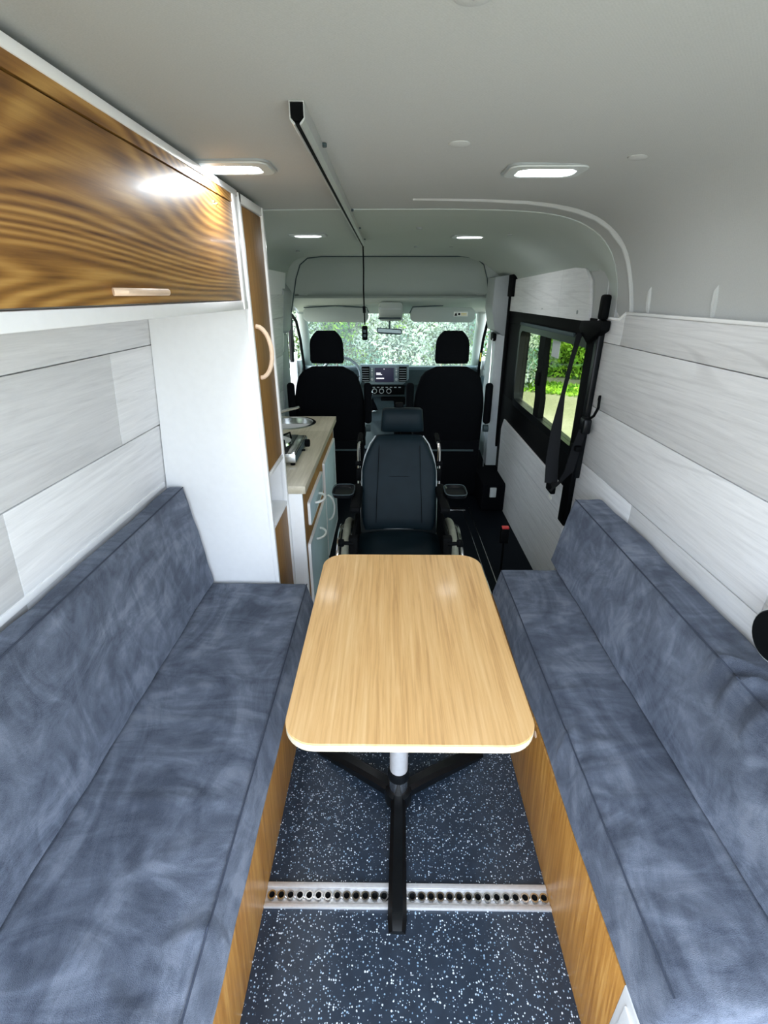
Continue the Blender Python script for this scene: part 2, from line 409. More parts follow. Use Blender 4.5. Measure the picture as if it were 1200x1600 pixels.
def lerpP(A, B, t): return [(a[0] * (1 - t) + b[0] * t, a[1] * (1 - t) + b[1] * t) for a, b in zip(A, B)]
def prof_at(y):
    t = min(1, max(0, (y - 2.09) / .33)); return lerpP(fullA, fullB, t * t * (3 - 2 * t))
st = [(y, prof_at(y)) for y in (-.12, .6, 1.3, 2.0, 2.06, 2.10, 2.15, 2.198)]
ceil = struct('ceiling', sweep(st), M['liner'], label='grey fabric roof lining', angle=60)
def dropP(P, d):
    return [(x * (1 - .25 * d), z - d * max(0, (z - 1.45) / .45)) for x, z in P]
st = [(y, dropP(prof_at(y), .003)) for y in (2.202, 2.24, 2.28, 2.32, 2.36, 2.42, 3.0, 3.6)] + [(4.2, dropP(fullB, .006)), (4.42, dropP(fullB, .010))]
cf = struct('ceiling_front', sweep(st), M['liner2'], label='roof lining over the front half', angle=60)
# moulded rib curving from the wall into the roof
pts = []
for k in range(13):
    t = k / 12; i = int(t * 26); x, z = fullA[i]; y = 2.035 + .06 * math.sin(math.pi * min(1, t * 1.2)) - .05 * t ** 2
    pts.append((x - .001, y, z - .001))
struct('ceiling_rib', MB().tube(pts, [.009] * 9 + [.008, .007, .005, .003], 10, sx=1.3, sy=.7), M['liner'], label='moulded rib of the roof lining')
for yy in (1.54, 1.93):
    struct('trim_1', MB().tube([(.958, yy, 1.52), (.950, yy, 1.575), (.944, yy - .004, 1.61), (.945, yy - .006, 1.625)], [.008, .011, .008, .002], 8), M['liner'])

# rear opening frame behind/beside the camera: white painted sill lip by the right bench
struct('trim_2', MB().box(.4675, .93, -.10, .481, .0, .3665, .003).box(.462, .4685, .30, .46, .06, .34, .004), M['paint'], label='white moulded rear corner panel under the bench')

# floor rail (aluminium lashing track)
t = thing('floor_track', 'aluminium lashing track with round holes set across the flecked floor', 'floor track', (.058, .81, 0))
obj('track_base', MB().box(-.353, .468, .778, .842, 0, .004, .001), M['alu'], t)
obj('lip', MB().box(-.353, .468, .777, .789, .003, .011, .002), M['alu'], t)
obj('lip', MB().box(-.353, .468, .828, .843, .003, .011, .002), M['alu'], t)
h0 = obj('track_hole', MB().lathe((-.335, .809, .003), [(.0075, 0), (.0085, .007), (.0125, .007), (.0145, .002)], 16), M['chrome'], t)
d0 = obj('bore', MB().cyl((-.335, .809, .0035), .0078, .0012, n=12), M['black'], h0)
for k in range(1, 30):
    c = piece(h0, (.0272 * k, 0, 0), t); c2 = d0.copy(); COL.objects.link(c2); c2.parent = c

# ============================================================ RIGHT SIDE: sliding door
D = MB()
YA, YB = 2.36, 3.62; ZA, ZB = .89, 1.37
D.box(.935, 1.0, 2.305, 4.05, 0, ZA - .03, .004).box(.935, 1.0, 2.305, 4.05, ZB + .03, 1.50, .004)
D.box(.935, 1.0, YB + .02, 4.05, ZA - .03, ZB + .03).box(.935, 1.0, 2.305, YA - .02, ZA - .03, ZB + .03)
door = struct('door_1', D, M['black'], label='black sliding side door')
fr = MB()
def rrect(y0, y1, z0, z1, r, n=6):
    out = []
    for cy, cz, a0 in ((y1 - r, z1 - r, 0), (y0 + r, z1 - r, 90), (y0 + r, z0 + r, 180), (y1 - r, z0 + r, 270)):
        for k in range(n + 1):
            a = R(a0 + 90 * k / n); out.append((cy + r * math.cos(a), cz + r * math.sin(a)))
    return out
def frame_ring(mb, o, i, x0, x1):
    A = [(x0, p[0], p[1]) for p in o]; B = [(x0, p[0], p[1]) for p in i]
    C_ = [(x1, p[0], p[1]) for p in i]; D_ = [(x1, p[0], p[1]) for p in o]
    return mb.loft([A, B, C_, D_, A], False)
win = struct('window_1', frame_ring(MB(), rrect(YA - .035, YB + .035, ZA - .045, ZB + .045, .06), rrect(YA, YB, ZA, ZB, .05), .925, .985), M['blackgloss'])
struct('pane', MB().box(.962, .966, 3.10, YB, ZA, ZB), M['glass_dark'], win)
struct('pane', MB().box(.952, .956, YA, 3.10, ZA, ZB), M['glass_dark'], win)
struct('divider', MB().loft([[(x_, y + dy, z) for x_, dy in ((.932, -.055), (.932, .055), (.968, .055), (.968, -.055))] for z, y in ((ZA - .01, 3.06), (ZA + .12, 3.06), (ZA + .18, 3.09), (ZA + .33, 3.09), (ZA + .38, 3.105), (ZB + .01, 3.105))]), M['black'], win)
struct('latch', MB().box(.918, .935, 3.06, 3.12, 1.08, 1.16, .006), M['black'], win)
struct('sill_rail', MB().box(.928, .934, YA + .02, 3.0, ZA - .012, ZA - .006, .001).box(.928, .934, YA + .02, 3.0, ZA - .026, ZA - .020, .001), M['alu'], win)
struct('upper_rail', MB().box(.915, .93, YA + .2, YB, ZB + .035, ZB + .055, .004), M['dash'], win)
struct('label', MB().box(.9505, .9515, 2.83, 2.96, 1.27, 1.36), M['plastic_light'], win, label='pale patch standing in for a faint reflection on the glass')  # thin pale plate painted as a reflection in the pane
# lower plank facing on the door
lp = [(2.31, .66), (2.62, .67), (3.83, .685), (3.89, .60), (3.86, .10), (3.60, -.0), (2.31, 0)]
def clip(poly, z0, z1):
    def cl(P, keep, z):
        out = []
        for i in range(len(P)):
            a, b = P[i], P[(i + 1) % len(P)]
            ka, kb = keep(a[1], z), keep(b[1], z)
            if ka: out.append(a)
            if ka != kb: t = (z - a[1]) / (b[1] - a[1]); out.append((a[0] + (b[0] - a[0]) * t, z))
        return out
    return cl(cl(poly, lambda v, z: v >= z, z0), lambda v, z: v <= z, z1)
for z0, z1 in ((.0, .17), (.173, .343), (.346, .516), (.519, .70)):
    q = clip(lp, z0, z1)
    if len(q) > 2: struct('plank', MB().prism(q, .922, .936, 'X'), M['laminate'], door)
struct('edge_strip', MB().tube([(.925, y, z) for y, z in lp[1:5]], .004, 6), M['trimwhite'], door)
# header plank panel above the door
hp = [(4.03, 1.485), (2.42, 1.485), (2.435, 1.56), (2.48, 1.66), (2.56, 1.712), (2.70, 1.722), (4.03, 1.70)]
hdr = struct('wall_header', MB().prism([(y, z) for y, z in hp], .94, .99, 'X').box(.962, 1.02, 1.96, 2.7, 1.40, 1.80).box(.948, 1.02, 2.2, 2.7, 1.40, 1.76).box(.9405, .97, 2.30, 2.43, 1.46, 1.74), M['liner'], label='lining above the sliding door')
for ya, yb in ((2.40, 2.875), (2.878, 4.03)):
    def clipy(P, a, b):
        Q = [(z, y) for y, z in P]; return [(y, z) for z, y in clip(Q, a, b)]
    struct('plank', MB().prism(clipy(hp, ya, yb), .928, .941, 'X'), M['laminate'], hdr)
struct('screw_cap', MB().cyl((.925, 2.58, 1.52), .009, .004, 'X', 12), M['plastic_grey'], hdr)
struct('screw_cap', MB().cyl((.925, 3.18, 1.52), .005, .004, 'X', 12), M['plastic_grey'], hdr)
tag(obj('door_runner', MB().box(.905, .94, 3.93, 4.24, 1.585, 1.735, .006), M['black']), 'small black box in the upper corner above the sliding door', 'runner box')
# B pillar, front passenger side
pr = struct('pillar_right', MB().prism([(.80, 1.72), (.93, 1.74), (.99, 1.70), (.99, 1.32), (.90, 1.30), (.83, 1.34), (.795, 1.5)], 4.06, 4.36, 'Y', r=.008), M['plastic_grey'], label='grey upper pillar trim')
struct('pillar_lower', MB().prism([(4.08, 1.31), (4.36, 1.31), (4.50, .30), (4.02, .22)], .845, .99, 'X', r=.01), M['plastic_light'], label='light grey lower pillar trim')
struct('trim_4', MB().box(.74, .99, 3.55, 4.5, 0, .235, .02), M['blackm'], label='dark step box beside the passenger seat')
struct('seal', MB().box(.915, .94, 4.03, 4.07, 0, 1.72, .004), M['black'], door)

# left front: lining and pillar
struct('pillar_left', MB().prism([(-.80, 1.62), (-.87, 1.72), (-.99, 1.7), (-.99, 1.30), (-.90, 1.28), (-.83, 1.33)], 4.0, 4.30, 'Y', r=.008).prism([(4.02, 1.3), (4.28, 1.3), (4.32, .3), (3.95, .3)], -.99, -.86, 'X', r=.01).cyl((-.865, 4.12, 1.2), .03, .01, 'X', 16), M['plastic_grey'], label='grey pillar trim behind the driver')

# front wall: ring around the cab opening, overhead shelf
def half_ring(r0, r1):
    return r0
inner = [(-.93, .0), (-.90, 1.0), (-.885, 1.30), (-.845, 1.42), (-.825, 1.50), (-.775, 1.72), (-.735, 1.82), (-.67, 1.868), (-.55, 1.88), (.58, 1.88), (.70, 1.868), (.765, 1.82), (.80, 1.72), (.835, 1.50), (.855, 1.42), (.895, 1.30), (.91, 1.0), (.94, 0)]
outer = [(-1.05, .0), (-1.05, 1.0), (-1.05, 1.30), (-1.04, 1.42), (-1.03, 1.50), (-1.0, 1.85), (-.9, 1.97), (-.7, 1.99), (-.55, 1.99), (.58, 1.99), (.70, 1.99), (.9, 1.97), (1.0, 1.85), (1.03, 1.50), (1.04, 1.42), (1.05, 1.30), (1.05, 1.0), (1.05, 0)]
rings = []
for (a, b) in zip(inner, outer):
    rings.append([(a[0], 4.40, a[1]), (b[0], 4.40, b[1]), (b[0], 4.44, b[1]), (a[0], 4.44, a[1])])
wf = struct('wall_front', MB().loft(rings), M['liner2'], label='lining around the opening to the cab')
struct('gasket', MB().tube([(a[0], 4.398, a[1]) for a in inner[2:-2]], .005, 6), M['dash'], wf)
# overhead shelf: concave back panel, rounded shelf lip
sh = MB()
prof = [(4.44, 1.90), (4.62, 1.885), (4.70, 1.84), (4.735, 1.76), (4.74, 1.64), (4.715, 1.605), (4.66, 1.592), (4.60, 1.585), (4.585, 1.57), (4.60, 1.555), (4.70, 1.53), (4.86, 1.49), (5.0, 1.455), (5.06, 1.43), (5.06, 1.50), (4.9, 1.93), (4.44, 1.95)]
nx = 24; rings = []
for k in range(nx + 1):
    u = -1 + 2 * k / nx; x = .02 + u * .90
    e = max(0, (abs(u) - .72) / .28)
    rings.append([(x, y - (.16 * e * e if 1.6 < z < 1.89 and y > 4.6 else 0), z) for y, z in prof])
cab = struct('cab_shelf', sh.loft(rings), M['liner2'], label='moulded overhead shelf of the cab', angle=50)
# overhead console
oc = thing('overhead_console', 'pale reading lamp console between the two sun visors', 'console', (0, 4.86, 1.36))
obj('housing', MB().prism([(4.62, 1.545), (4.66, 1.43), (4.80, 1.37), (5.0, 1.40), (5.05, 1.46)], -.10, .12, 'X', r=.03), M['liner2'], oc)
obj('lamp_lens', MB().box(-.10, .10, 4.64, 4.665, 1.475, 1.50, .004), M['plastic_light'], oc)
obj('switch_strip', MB().box(-.10, .10, 4.66, 4.68, 1.395, 1.412, .003), M['dash'], oc)
# sun visors
def visor(x0, x1, label, lab=False):
    v = thing('sun_visor', label, 'sun visor', ((x0 + x1) / 2, 4.78, 1.37), 'sun visors')
    P = [(x0 + .03, 1.368), (x1 - .03, 1.362), (x1, 1.39), (x1 - .0, 1.46), (x1 - .04, 1.492), (x0 + .04, 1.497), (x0, 1.465), (x0, 1.395)]
    obj('flap', MB().prism(P, 4.79, 4.812, 'Y', r=.006), M['liner2'], v)
    obj('pivot_arm', MB().tube([(x0 + .01, 4.785, 1.49), ((x0 + x1) / 2, 4.79, 1.505), (x1 - .01, 4.785, 1.49), (x1 + .006, 4.785, 1.45)] if not lab else [(x0 - .006, 4.785, 1.44), (x0 + .02, 4.785, 1.495), ((x0 + x1) / 2, 4.79, 1.507)], .006, 6), M['dash'], v)
    if lab:
        l = obj('warning_label', MB().box(x1 - .20, x1 - .07, 4.787, 4.789, 1.415, 1.455), M['label'], v)
        obj('warning_symbol', MB().prism([(x1 - .195, 1.42), (x1 - .165, 1.42), (x1 - .18, 1.45)], 4.785, 4.787, 'Y').cyl((x1 - .15, 4.784, 1.435), .010, .002, 'Y', 12), M['black'], l)
        obj('warning_print', MB().box(x1 - .132, x1 - .08, 4.785, 4.787, 1.441, 1.444).box(x1 - .132, x1 - .085, 4.785, 4.787, 1.433, 1.436).box(x1 - .132, x1 - .078, 4.785, 4.787, 1.425, 1.428), M['yellow'], l)
visor(-.80, -.20, 'pale sun visor above the driver seat, behind the hanging cord')
visor(.19, .79, 'pale sun visor with a warning label above the passenger seat', True)
mi = thing('rear_view_mirror', 'small rear view mirror hanging at the top centre of the windscreen', 'mirror', (-.0, 4.85, 1.28))
obj('shell', MB().prism([(-.118, 1.315), (.114, 1.300), (.118, 1.262), (.10, 1.25), (-.10, 1.262), (-.122, 1.275)], 4.835, 4.86, 'Y', r=.006), M['dash'], mi)
obj('mirror_glass', MB().prism([(-.108, 1.307), (.106, 1.293), (.108, 1.264), (-.112, 1.276)], 4.831, 4.836, 'Y'), M['mirror'], mi)
obj('stalk', MB().tube([(0, 4.86, 1.30), (0, 4.92, 1.34), (0, 4.96, 1.40)], .008, 8), M['dash'], mi)

# windscreen and front of cab
ws = struct('window_2', MB().prism([(-.90, .80), (.92, .80), (.89, 1.44), (-.87, 1.44)], 0, .01, 'Z', mat=Matrix(((1, 0, 0, 0), (0, -.60, 0, 5.95), (0, 1, 0, 0), (0, 0, 0, 1)))), M['glass'], label='windscreen')
# (sheared slab: the screen slopes from y 5.47 at the bottom to y 5.09 at the top)
for sx in (-1, 1):
    o_ = .02
    pts = [(o_ + sx * .88, 5.06, 1.46), (o_ + sx * .895, 5.2, 1.25), (o_ + sx * .91, 5.36, .98), (o_ + sx * .92, 5.48, .80)]
    struct('pillar_front', MB().tube(pts, .055, 12, sx=1.0, sy=1.1), M['liner2'], label='pale windscreen pillar')
# cab side doors
def cab_side(sx, open_):
    o_ = .02
    X0 = o_ + sx * .93; X1 = o_ + sx * .985
    a, b = min(X0, X1), max(X0, X1)
    nm = 'wall_cab_right' if sx > 0 else 'wall_cab_left'
    w = struct(nm, MB().box(a, b, 5.12, 5.62, 0, .98).box(a, b, 4.28, 5.2, -.05, .12).box(a, b, 4.28, 5.15, 1.46, 1.95), M['plastic_light'])
    # aperture seal (black curve)
    seal = [(X0 - sx * .012, 4.42, 1.0), (X0 - sx * .012, 4.42, 1.36), (X0 - sx * .015, 4.50, 1.42), (X0 - sx * .02, 4.70, 1.43), (X0 - sx * .03, 4.85, 1.37), (X0 - sx * .03, 5.0, 1.20), (X0 - sx * .03, 5.12, .92), (X0 - sx * .02, 5.14, .5), (X0 - sx * .02, 5.10, .1)]
    struct('seal', MB().tube(seal, .014, 8), M['black'], w)
    return w
wcl = cab_side(-1, True); wcr = cab_side(1, False)
# passenger door closed
dr = struct('door_2', MB().box(.965, 1.03, 4.30, 5.14, .10, .90, .01).prism([(4.30, .9), (4.36, .9), (4.36, 1.36), (4.44, 1.44), (4.80, 1.44), (5.14, .94), (5.14, .88), (4.3, .88)][:3] + [(4.30, 1.42)], .97, 1.02, 'X').prism([(5.06, .90), (5.14, .90), (4.83, 1.46), (4.77, 1.42)], .97, 1.02, 'X'), M['plastic_light'], label='passenger door')
struct('pane', MB().prism([(4.34, .88), (5.10, .88), (4.80, 1.44), (4.34, 1.44)], .99, .994, 'X'), M['glass'], dr)
struct('door_card', MB().box(.94, .968, 4.34, 5.10, .15, .84, .015), M['dash'], dr)
tag(obj('pillar_sticker', MB().box(.905, .912, 4.99, 5.02, .99, 1.07, .002), M['yellow']), 'small yellow tag on the passenger side windscreen pillar', 'sticker')
# driver door stands open, swung outward
od = thing('open_driver_door', 'white driver door standing open beside the front seat', 'car door', (-.98, 5.02, .05))
ma = Matrix.Translation((-.98, 5.02, 0)) @ Matrix.Rotation(R(100), 4, 'Z')
def mrot(mb): mb.bm.transform(ma); return mb
obj('door_shell', mrot(MB().box(0, .95, -.05, .03, .08, .98, .015)), M['paint'], od)
obj('window_frame', mrot(MB().tube([(.02, 0, .97), (.30, 0, 1.42), (.40, 0, 1.46), (.88, 0, 1.46), (.93, 0, 1.40), (.94, 0, .97)], .022, 8)), M['black'], od)
obj('pane', mrot(MB().prism([(.03, .96), (.93, .96), (.92, 1.44), (.32, 1.44)], -.002, .002, 'Y')), M['glass'], od)
for zz, xx in ((.86, .10), (.80, .16), (.70, .10), (.62, .15), (.88, .22)):
    obj('bolt_hole', mrot(MB().cyl((xx, -.054, zz), .012, .004, 'Y', 12)), M['black'], od)
obj('hinge', mrot(MB().box(-.04, .06, -.06, -.04, .55, .62, .005)), M['paint'], od)

struct('wall_firewall', MB().box(-1.0, 1.04, 5.52, 5.6, -.06, .86), M['floor_dark'])
# dashboard
da = thing('dashboard', 'slate grey dashboard with centre screen, air vents and dials', 'dashboard', (0, 5.25, .3))
rings = []
for k in range(25):
    u = -1 + 2 * k / 24; x = .02 + u * .905; bl = .02 * (1 - u * u)
    rings.append([(x, y - bl * 1.5, z) for y, z in ((5.50, .85), (5.30, .90), (5.22, .925), (5.17, .918), (5.15, .89), (5.17, .74), (5.22, .70), (5.25, .62), (5.24, .50), (5.34, .30), (5.50, .30))])
obj('dash_body', MB().loft(rings), M['dash'], da, angle=30)
obj('top_pad', MB().box(-.86, .90, 5.135, 5.165, .90, .925, .01), M['dashlight'], da)
cb = obj('centre_bezel', MB().prism([(-.30, .945), (.20, .945), (.20, .80), (.14, .745), (-.23, .745), (-.30, .80)], 5.095, 5.16, 'Y', r=.006), M['dashlight'], da)
obj('screen', MB().box(-.150, .045, 5.086, 5.10, .772, .915, .003), M['screen'], da)
for x0, x1, z0, z1 in ((-.135, -.09, .855, .866), (-.135, -.075, .845, .850), (-.135, -.055, .805, .815), (-.06, -.05, .90, .906)):
    obj('screen_lettering', MB().box(x0, x1, 5.0845, 5.0865, z0, z1), M['screentext'], da)
for x0 in (-.285, .098):
    v = obj('air_vent', MB().box(x0, x0 + .08, 5.085, 5.10, .775, .925, .003), M['black'], da)
    for k in range(6): obj('vane', MB().box(x0 + .006, x0 + .074, 5.078, 5.088, .785 + k * .023, .790 + k * .023), M['plastic_grey'], v)
for x0 in (-.178, .072):
    for k in range(5): obj('button', MB().box(x0 - .008, x0 + .008, 5.086, 5.096, .83 + k * .018, .841 + k * .018, .002), M['label'] if k % 2 else M['plastic_light'], da)
    obj('knob', MB().cyl((x0, 5.08, .80), .014, .02, 'Y', 16), M['plastic_light'], da)
obj('climate_panel', MB().box(-.235, .16, 5.13, 5.18, .635, .725, .005), M['black'], da)
for x0 in (-.155, -.082, -.005):
    k_ = obj('climate_dial', MB().cyl((x0, 5.115, .675), .026, .02, 'Y', 20), M['plastic_light'], da)
    obj('dial_face', MB().cyl((x0, 5.110, .675), .019, .008, 'Y', 20), M['black'], k_)
for k in range(8): obj('button', MB().box(-.22 + k * .045, -.195 + k * .045, 5.125, 5.132, .708, .716), M['plastic_light'], da)
obj('storage_tray', MB().box(-.09, .17, 5.16, 5.22, .52, .60, .01), M['black'], da)
obj('centre_stack', MB().prism([(5.22, .60), (5.05, .50), (4.95, .40), (4.93, .10), (5.3, .10)], -.26, .05, 'X', r=.01), M['dash'], da)
gl = thing('gear_lever', 'gear lever with chrome trimmed knob and gaiter between the front seats', 'gear lever', (-.18, 5.03, .5))
obj('gaiter', MB().lathe((-.18, 5.03, .49), [(.06, 0), (.045, .05), (.02, .10), (.012, .13)], 16), M['blackm'], gl)
obj('gaiter_ring', MB().torus((-.18, 5.03, .495), .064, .006, 'Z'), M['chrome'], gl)
obj('lever', MB().tube([(-.18, 5.03, .6), (-.185, 4.99, .66)], .008, 8), M['chrome'], gl)
obj('knob', MB().lathe((-.186, 4.985, .65), [(.008, 0), (.022, .012), (.024, .035), (.012, .05), (.001, .052)], 16), M['chrome'], gl)
sw = thing('steering_wheel', 'grey rimmed steering wheel in front of the driver seat', 'steering wheel', (-.47, 4.78, .78))
tm = Matrix.Translation((-.47, 4.80, .87)) @ Matrix.Rotation(R(-28), 4, 'X')
def tr(mb): mb.bm.transform(tm); return mb
obj('rim', tr(MB().torus((0, 0, 0), .19, .015, 'Y', 44, 10)), M['dashlight'], sw)
obj('hub', tr(MB().lathe((0, -.01, 0), [(.001, -.03), (.06, -.028), (.075, 0), (.07, .03), (.001, .035)], 24, 'Y')), M['dash'], sw)
for a in (0, 180, 270): obj('spoke', tr(MB().tube([(.05 * math.cos(R(a)), 0, .05 * math.sin(R(a))), (.185 * math.cos(R(a)), 0, .185 * math.sin(R(a)))], [.022, .014], 8, sy=.5)), M['dash'], sw)
obj('column', MB().tube([(-.47, 4.83, .86), (-.47, 5.12, .735)], .05, 14), M['dash'], sw)
obj('stalk', tr(MB().tube([(.04, .03, 0), (.15, .04, .03)], .008, 8)), M['black'], sw)

# ============================================================ OUTSIDE
GZ = -.72
struct('ground', MB().box(-40, 40, -30, 45, GZ - .3, GZ), M['gravel'], label='pale gravel yard')
def leaf_mass(pts_fn, n, size, seed):
    rnd = random.Random(seed); V = []; F = []
    for i in range(n):
        p = pts_fn(rnd); a = Vector((rnd.gauss(0, 1), rnd.gauss(0, 1), rnd.gauss(0, 1))).normalized()
        b = a.orthogonal().normalized(); b.rotate(Matrix.Rotation(rnd.uniform(0, 6.28), 3, a))
        s_ = size * rnd.uniform(.6, 1.4); k = len(V)
        V += [p - a * s_, p + b * s_ * .45, p + a * s_, p - b * s_ * .45]; F.append((k, k + 1, k + 2, k + 3))
    me = bpy.data.meshes.new('leaves'); me.from_pydata([tuple(v) for v in V], [], F); return me
def hedge_obj(name, parent, n, size, mat, seed, a, b, z0, z1, depth, kind_='stuff', clump=.5):
    ax, ay = a; bx, by = b; d = Vector((bx - ax, by - ay, 0)); L = d.length; nr = Vector((d.y, -d.x, 0)).normalized()
    def fn(r):
        t = r.random(); z = z0 + (z1 - z0) * r.random() ** .8
        base = Vector((ax, ay, 0)) + d * t
        nz = noise.noise(Vector((t * L * .55, z * .6, seed))) * .9 + noise.noise(Vector((t * L * 1.7, z * 1.6, seed + 9))) * clump
        return base + nr * (nz * .8 + abs(r.gauss(0, .12)) * -1 + depth) + Vector((0, 0, z))
    me = leaf_mass(fn, n, size, seed); me.materials.append(mat)
    o = bpy.data.objects.new(name, me); COL.objects.link(o)
    if parent:
        me.transform(Matrix.Translation(-wloc(parent))); o.parent = parent
    o['kind'] = kind_
    return o
def hedge(label, a, b, z1, n, mats, seed, size=.06, front=1):
    t_ = thing('hedge', label, 'hedge', ((a[0] + b[0]) / 2, (a[1] + b[1]) / 2, GZ))
    ax, ay = a; bx, by = b
    d = Vector((bx - ax, by - ay, 0)); nr = Vector((d.y, -d.x, 0)).normalized() * front
    # uneven woody core, coloured dark for the shade between leaves
    V = MB(); rings = []
    N = 40
    for k in range(N + 1):
        p = Vector((ax, ay, 0)) + d * k / N
        ring = []
        for j in range(9):
            z = GZ + (z1 - GZ) * j / 8; off = noise.noise(Vector((k * .35, z, seed))) * .35 - .35
            q = p + nr * off; ring.append((q.x, q.y, z))
        for j in range(8, -1, -1):
            z = GZ + (z1 - GZ) * j / 8; q = p - nr * 1.6; ring.append((q.x, q.y, z))
        rings.append(ring)
    obj('woody_core', V.loft(rings), M['leaf_dark'], t_)
    for i, (m, frac, dep) in enumerate(mats):
        o = hedge_obj('foliage', t_, int(n * frac), size, m, seed + i * 3.7, a if front > 0 else b, b if front > 0 else a, GZ, z1 + .3, dep)
        if i: o['label'] = 'foliage of a second tint'  # pale and dark sets carry glare and shade in their colour
    return t_
hedge('hedge seen through the windscreen, pale leaf colour put in for glare', (-4.6, 13.3), (3.9, 13.3), 4.4, 115000,
      [(M['leaf'], .30, .05), (M['leaf_blue'], .30, .05), (M['leaf_pale'], .40, .2)], 3.0, .05)
hedge('lush green hedge beyond the gravel, seen through the side window', (4.2, 15.8), (12.5, 9.5), 5.2, 130000,
      [(M['leaf'], .62, .1), (M['leaf_dark'], .38, .06)], 23.0, .075)
gs = MB().prism([(2.6, 15.0), (2.3, 14.2), (11.5, 7.6), (12.0, 8.4)], GZ, GZ + .015, 'Z')
verge = tag(obj('grass_verge', gs, M['grass']), 'strip of short green grass at the foot of the side hedge', 'grass', kind='stuff')
def fng(r):
    t = r.random(); p = Vector((2.3, 14.7, GZ)).lerp(Vector((11.7, 7.9, GZ)), t); w = r.uniform(-.85, .85)
    return p + Vector((.58, .81, 0)) * w + Vector((0, 0, r.uniform(.0, .08)))
me = leaf_mass(fng, 9000, .05, 5); me.materials.append(M['leaf'])
me.transform(Matrix.Translation(-verge.location)); o = bpy.data.objects.new('grass_tufts', me); COL.objects.link(o); o.parent = verge; o['kind'] = 'stuff'
# ============================================================ CEILING FITTINGS
def ceiling_lamp(x, y, z, s, label):
    t_ = thing('ceiling_lamp', label, 'ceiling lamp', (x, y, z), 'recessed ceiling lamps')
    bz = MB(); w, d = .235 * s, .16 * s
    def rr(w, d, z, r=.03):
        return [(x + a, y + b, z) for a, b in rrect(-w / 2, w / 2, -d / 2, d / 2, r, 5)]
    obj('bezel', bz.loft([rr(w, d, z + .002), rr(w - .006, d - .006, z - .004), rr(w - .05, d - .05, z - .006), rr(w - .056, d - .056, z - .002)], False), M['plastic_light'], t_)
    obj('shadow_gap', MB().loft([rr(w + .012, d + .012, z + .004, .034), rr(w + .012, d + .012, z - .001, .034), rr(w - .002, d - .002, z - .001, .03)], False), M['plastic_grey'], t_)
    obj('diffuser', MB().loft([rr(w - .06, d - .075, z - .003, .02), rr(w - .066, d - .081, z - .007, .02), rr(.02, .01, z - .0075, .002)]), M['led'], t_)
    ld = bpy.data.lights.new('led', 'AREA'); ld.shape = 'RECTANGLE'; ld.size = w - .07; ld.size_y = d - .08
    ld.energy = LED_W; ld.color = (.95, .98, 1); lo = bpy.data.objects.new('led', ld); COL.objects.link(lo)
    lo.parent = t_; lo.location = (0, 0, -.02)
ceiling_lamp(-.412, 1.501, 1.900, .88, 'lit ceiling lamp beside the overhead cabinet corner')
ceiling_lamp(.413, 1.546, 1.900, .88, 'lit ceiling lamp nearest above the right bench')
ceiling_lamp(-.455, 3.05, 1.898, .85, 'lit ceiling lamp above the kitchen sink end')
ceiling_lamp(.451, 3.12, 1.898, .85, 'lit ceiling lamp nearest above the passenger seat')
caps = [(.153, 1.312, 'round lining plug in the roof right of the ceiling rail'), (.584, 1.381, 'round lining plug near the right shoulder of the roof'), (.092, .727, 'round lining plug at the very top edge of the photo')]
for x, y, l in caps:
    z = 1.906 if x < .5 else 1.8955
    tag(obj('roof_plug', MB().lathe((x, y, z), [(.026, .003), (.024, -.002), (.016, -.005), (.001, -.006)], 20), M['liner']), l, 'plug', 'roof lining plugs')
for x, y in ((.144, 2.75), (.42, 3.76), (-.66, 3.9), (.18, 3.755), (.62, 2.86), (.655, 3.96)):
    struct('lining_clip', MB().cyl((x, y, 1.895 if abs(x) < .5 else 1.878), .014, .008, n=14), M['plastic_grey'], cf)
# rail and pendant
rl = thing('ceiling_rail', 'long aluminium hoist rail fixed under the roof with black end cap', 'rail', (-.18, 2.4, 1.88))
Y0, Y1 = 1.045, 3.40
_h = [(.0135, 1.905), (.0135, 1.879), (.007, 1.871), (.004, 1.871), (.004, 1.873), (.0115, 1.881), (.0115, 1.903)]
prof = [(-a, b) for a, b in _h] + _h[::-1]
def ray_x(y): return -.163 - .006 * (y - Y0) / (Y1 - Y0)
obj('profile', MB().loft([[(ray_x(y) + a, y, z) for a, z in prof] for y in (Y0, (Y0 + Y1) / 2, Y1)]), M['alu_rail'], rl)
obj('end_cap', MB().loft([[(ray_x(Y0) + a, y, z) for a, z in ((-.0105, 1.901), (-.0105, 1.882), (-.005, 1.876), (.005, 1.876), (.0105, 1.882), (.0105, 1.901))] for y in (Y0 - .004, Y0 + .02)]), M['black'], rl)
obj('slot_strip', MB().box(-.004, .004, 0, 1, 0, .003, mat=Matrix(((1, -.006, 0, -.163), (0, Y1 - Y0, 0, Y0), (0, 0, 1, 1.872), (0, 0, 0, 1)))), M['black'], rl)
for yy in (1.30, 2.2, 2.75, 3.28): obj('bracket', MB().cyl((ray_x(yy) + .017, yy, 1.897), .006, .007, n=10), M['dash'], rl)
pc = thing('pendant_control', 'black hand control hanging on a cable from the end of the ceiling rail', 'hand control', (-.165, 3.38, 1.325))
obj('cable', MB().tube([(-.167, 3.38, 1.875), (-.165, 3.38, 1.75), (-.168, 3.38, 1.62), (-.165, 3.38, 1.50), (-.163, 3.38, 1.42)], .0045, 8), M['black'], pc)
obj('strain_relief', MB().tube([(-.166, 3.38, 1.53), (-.165, 3.38, 1.49)], [.010, .009], 8), M['black'], pc)
obj('handset', MB().box(-.182, -.146, 3.367, 3.393, 1.322, 1.412, .008), M['black'], pc)
obj('button', MB().box(-.173, -.155, 3.363, 3.368, 1.37, 1.388, .002), M['dash'], pc)
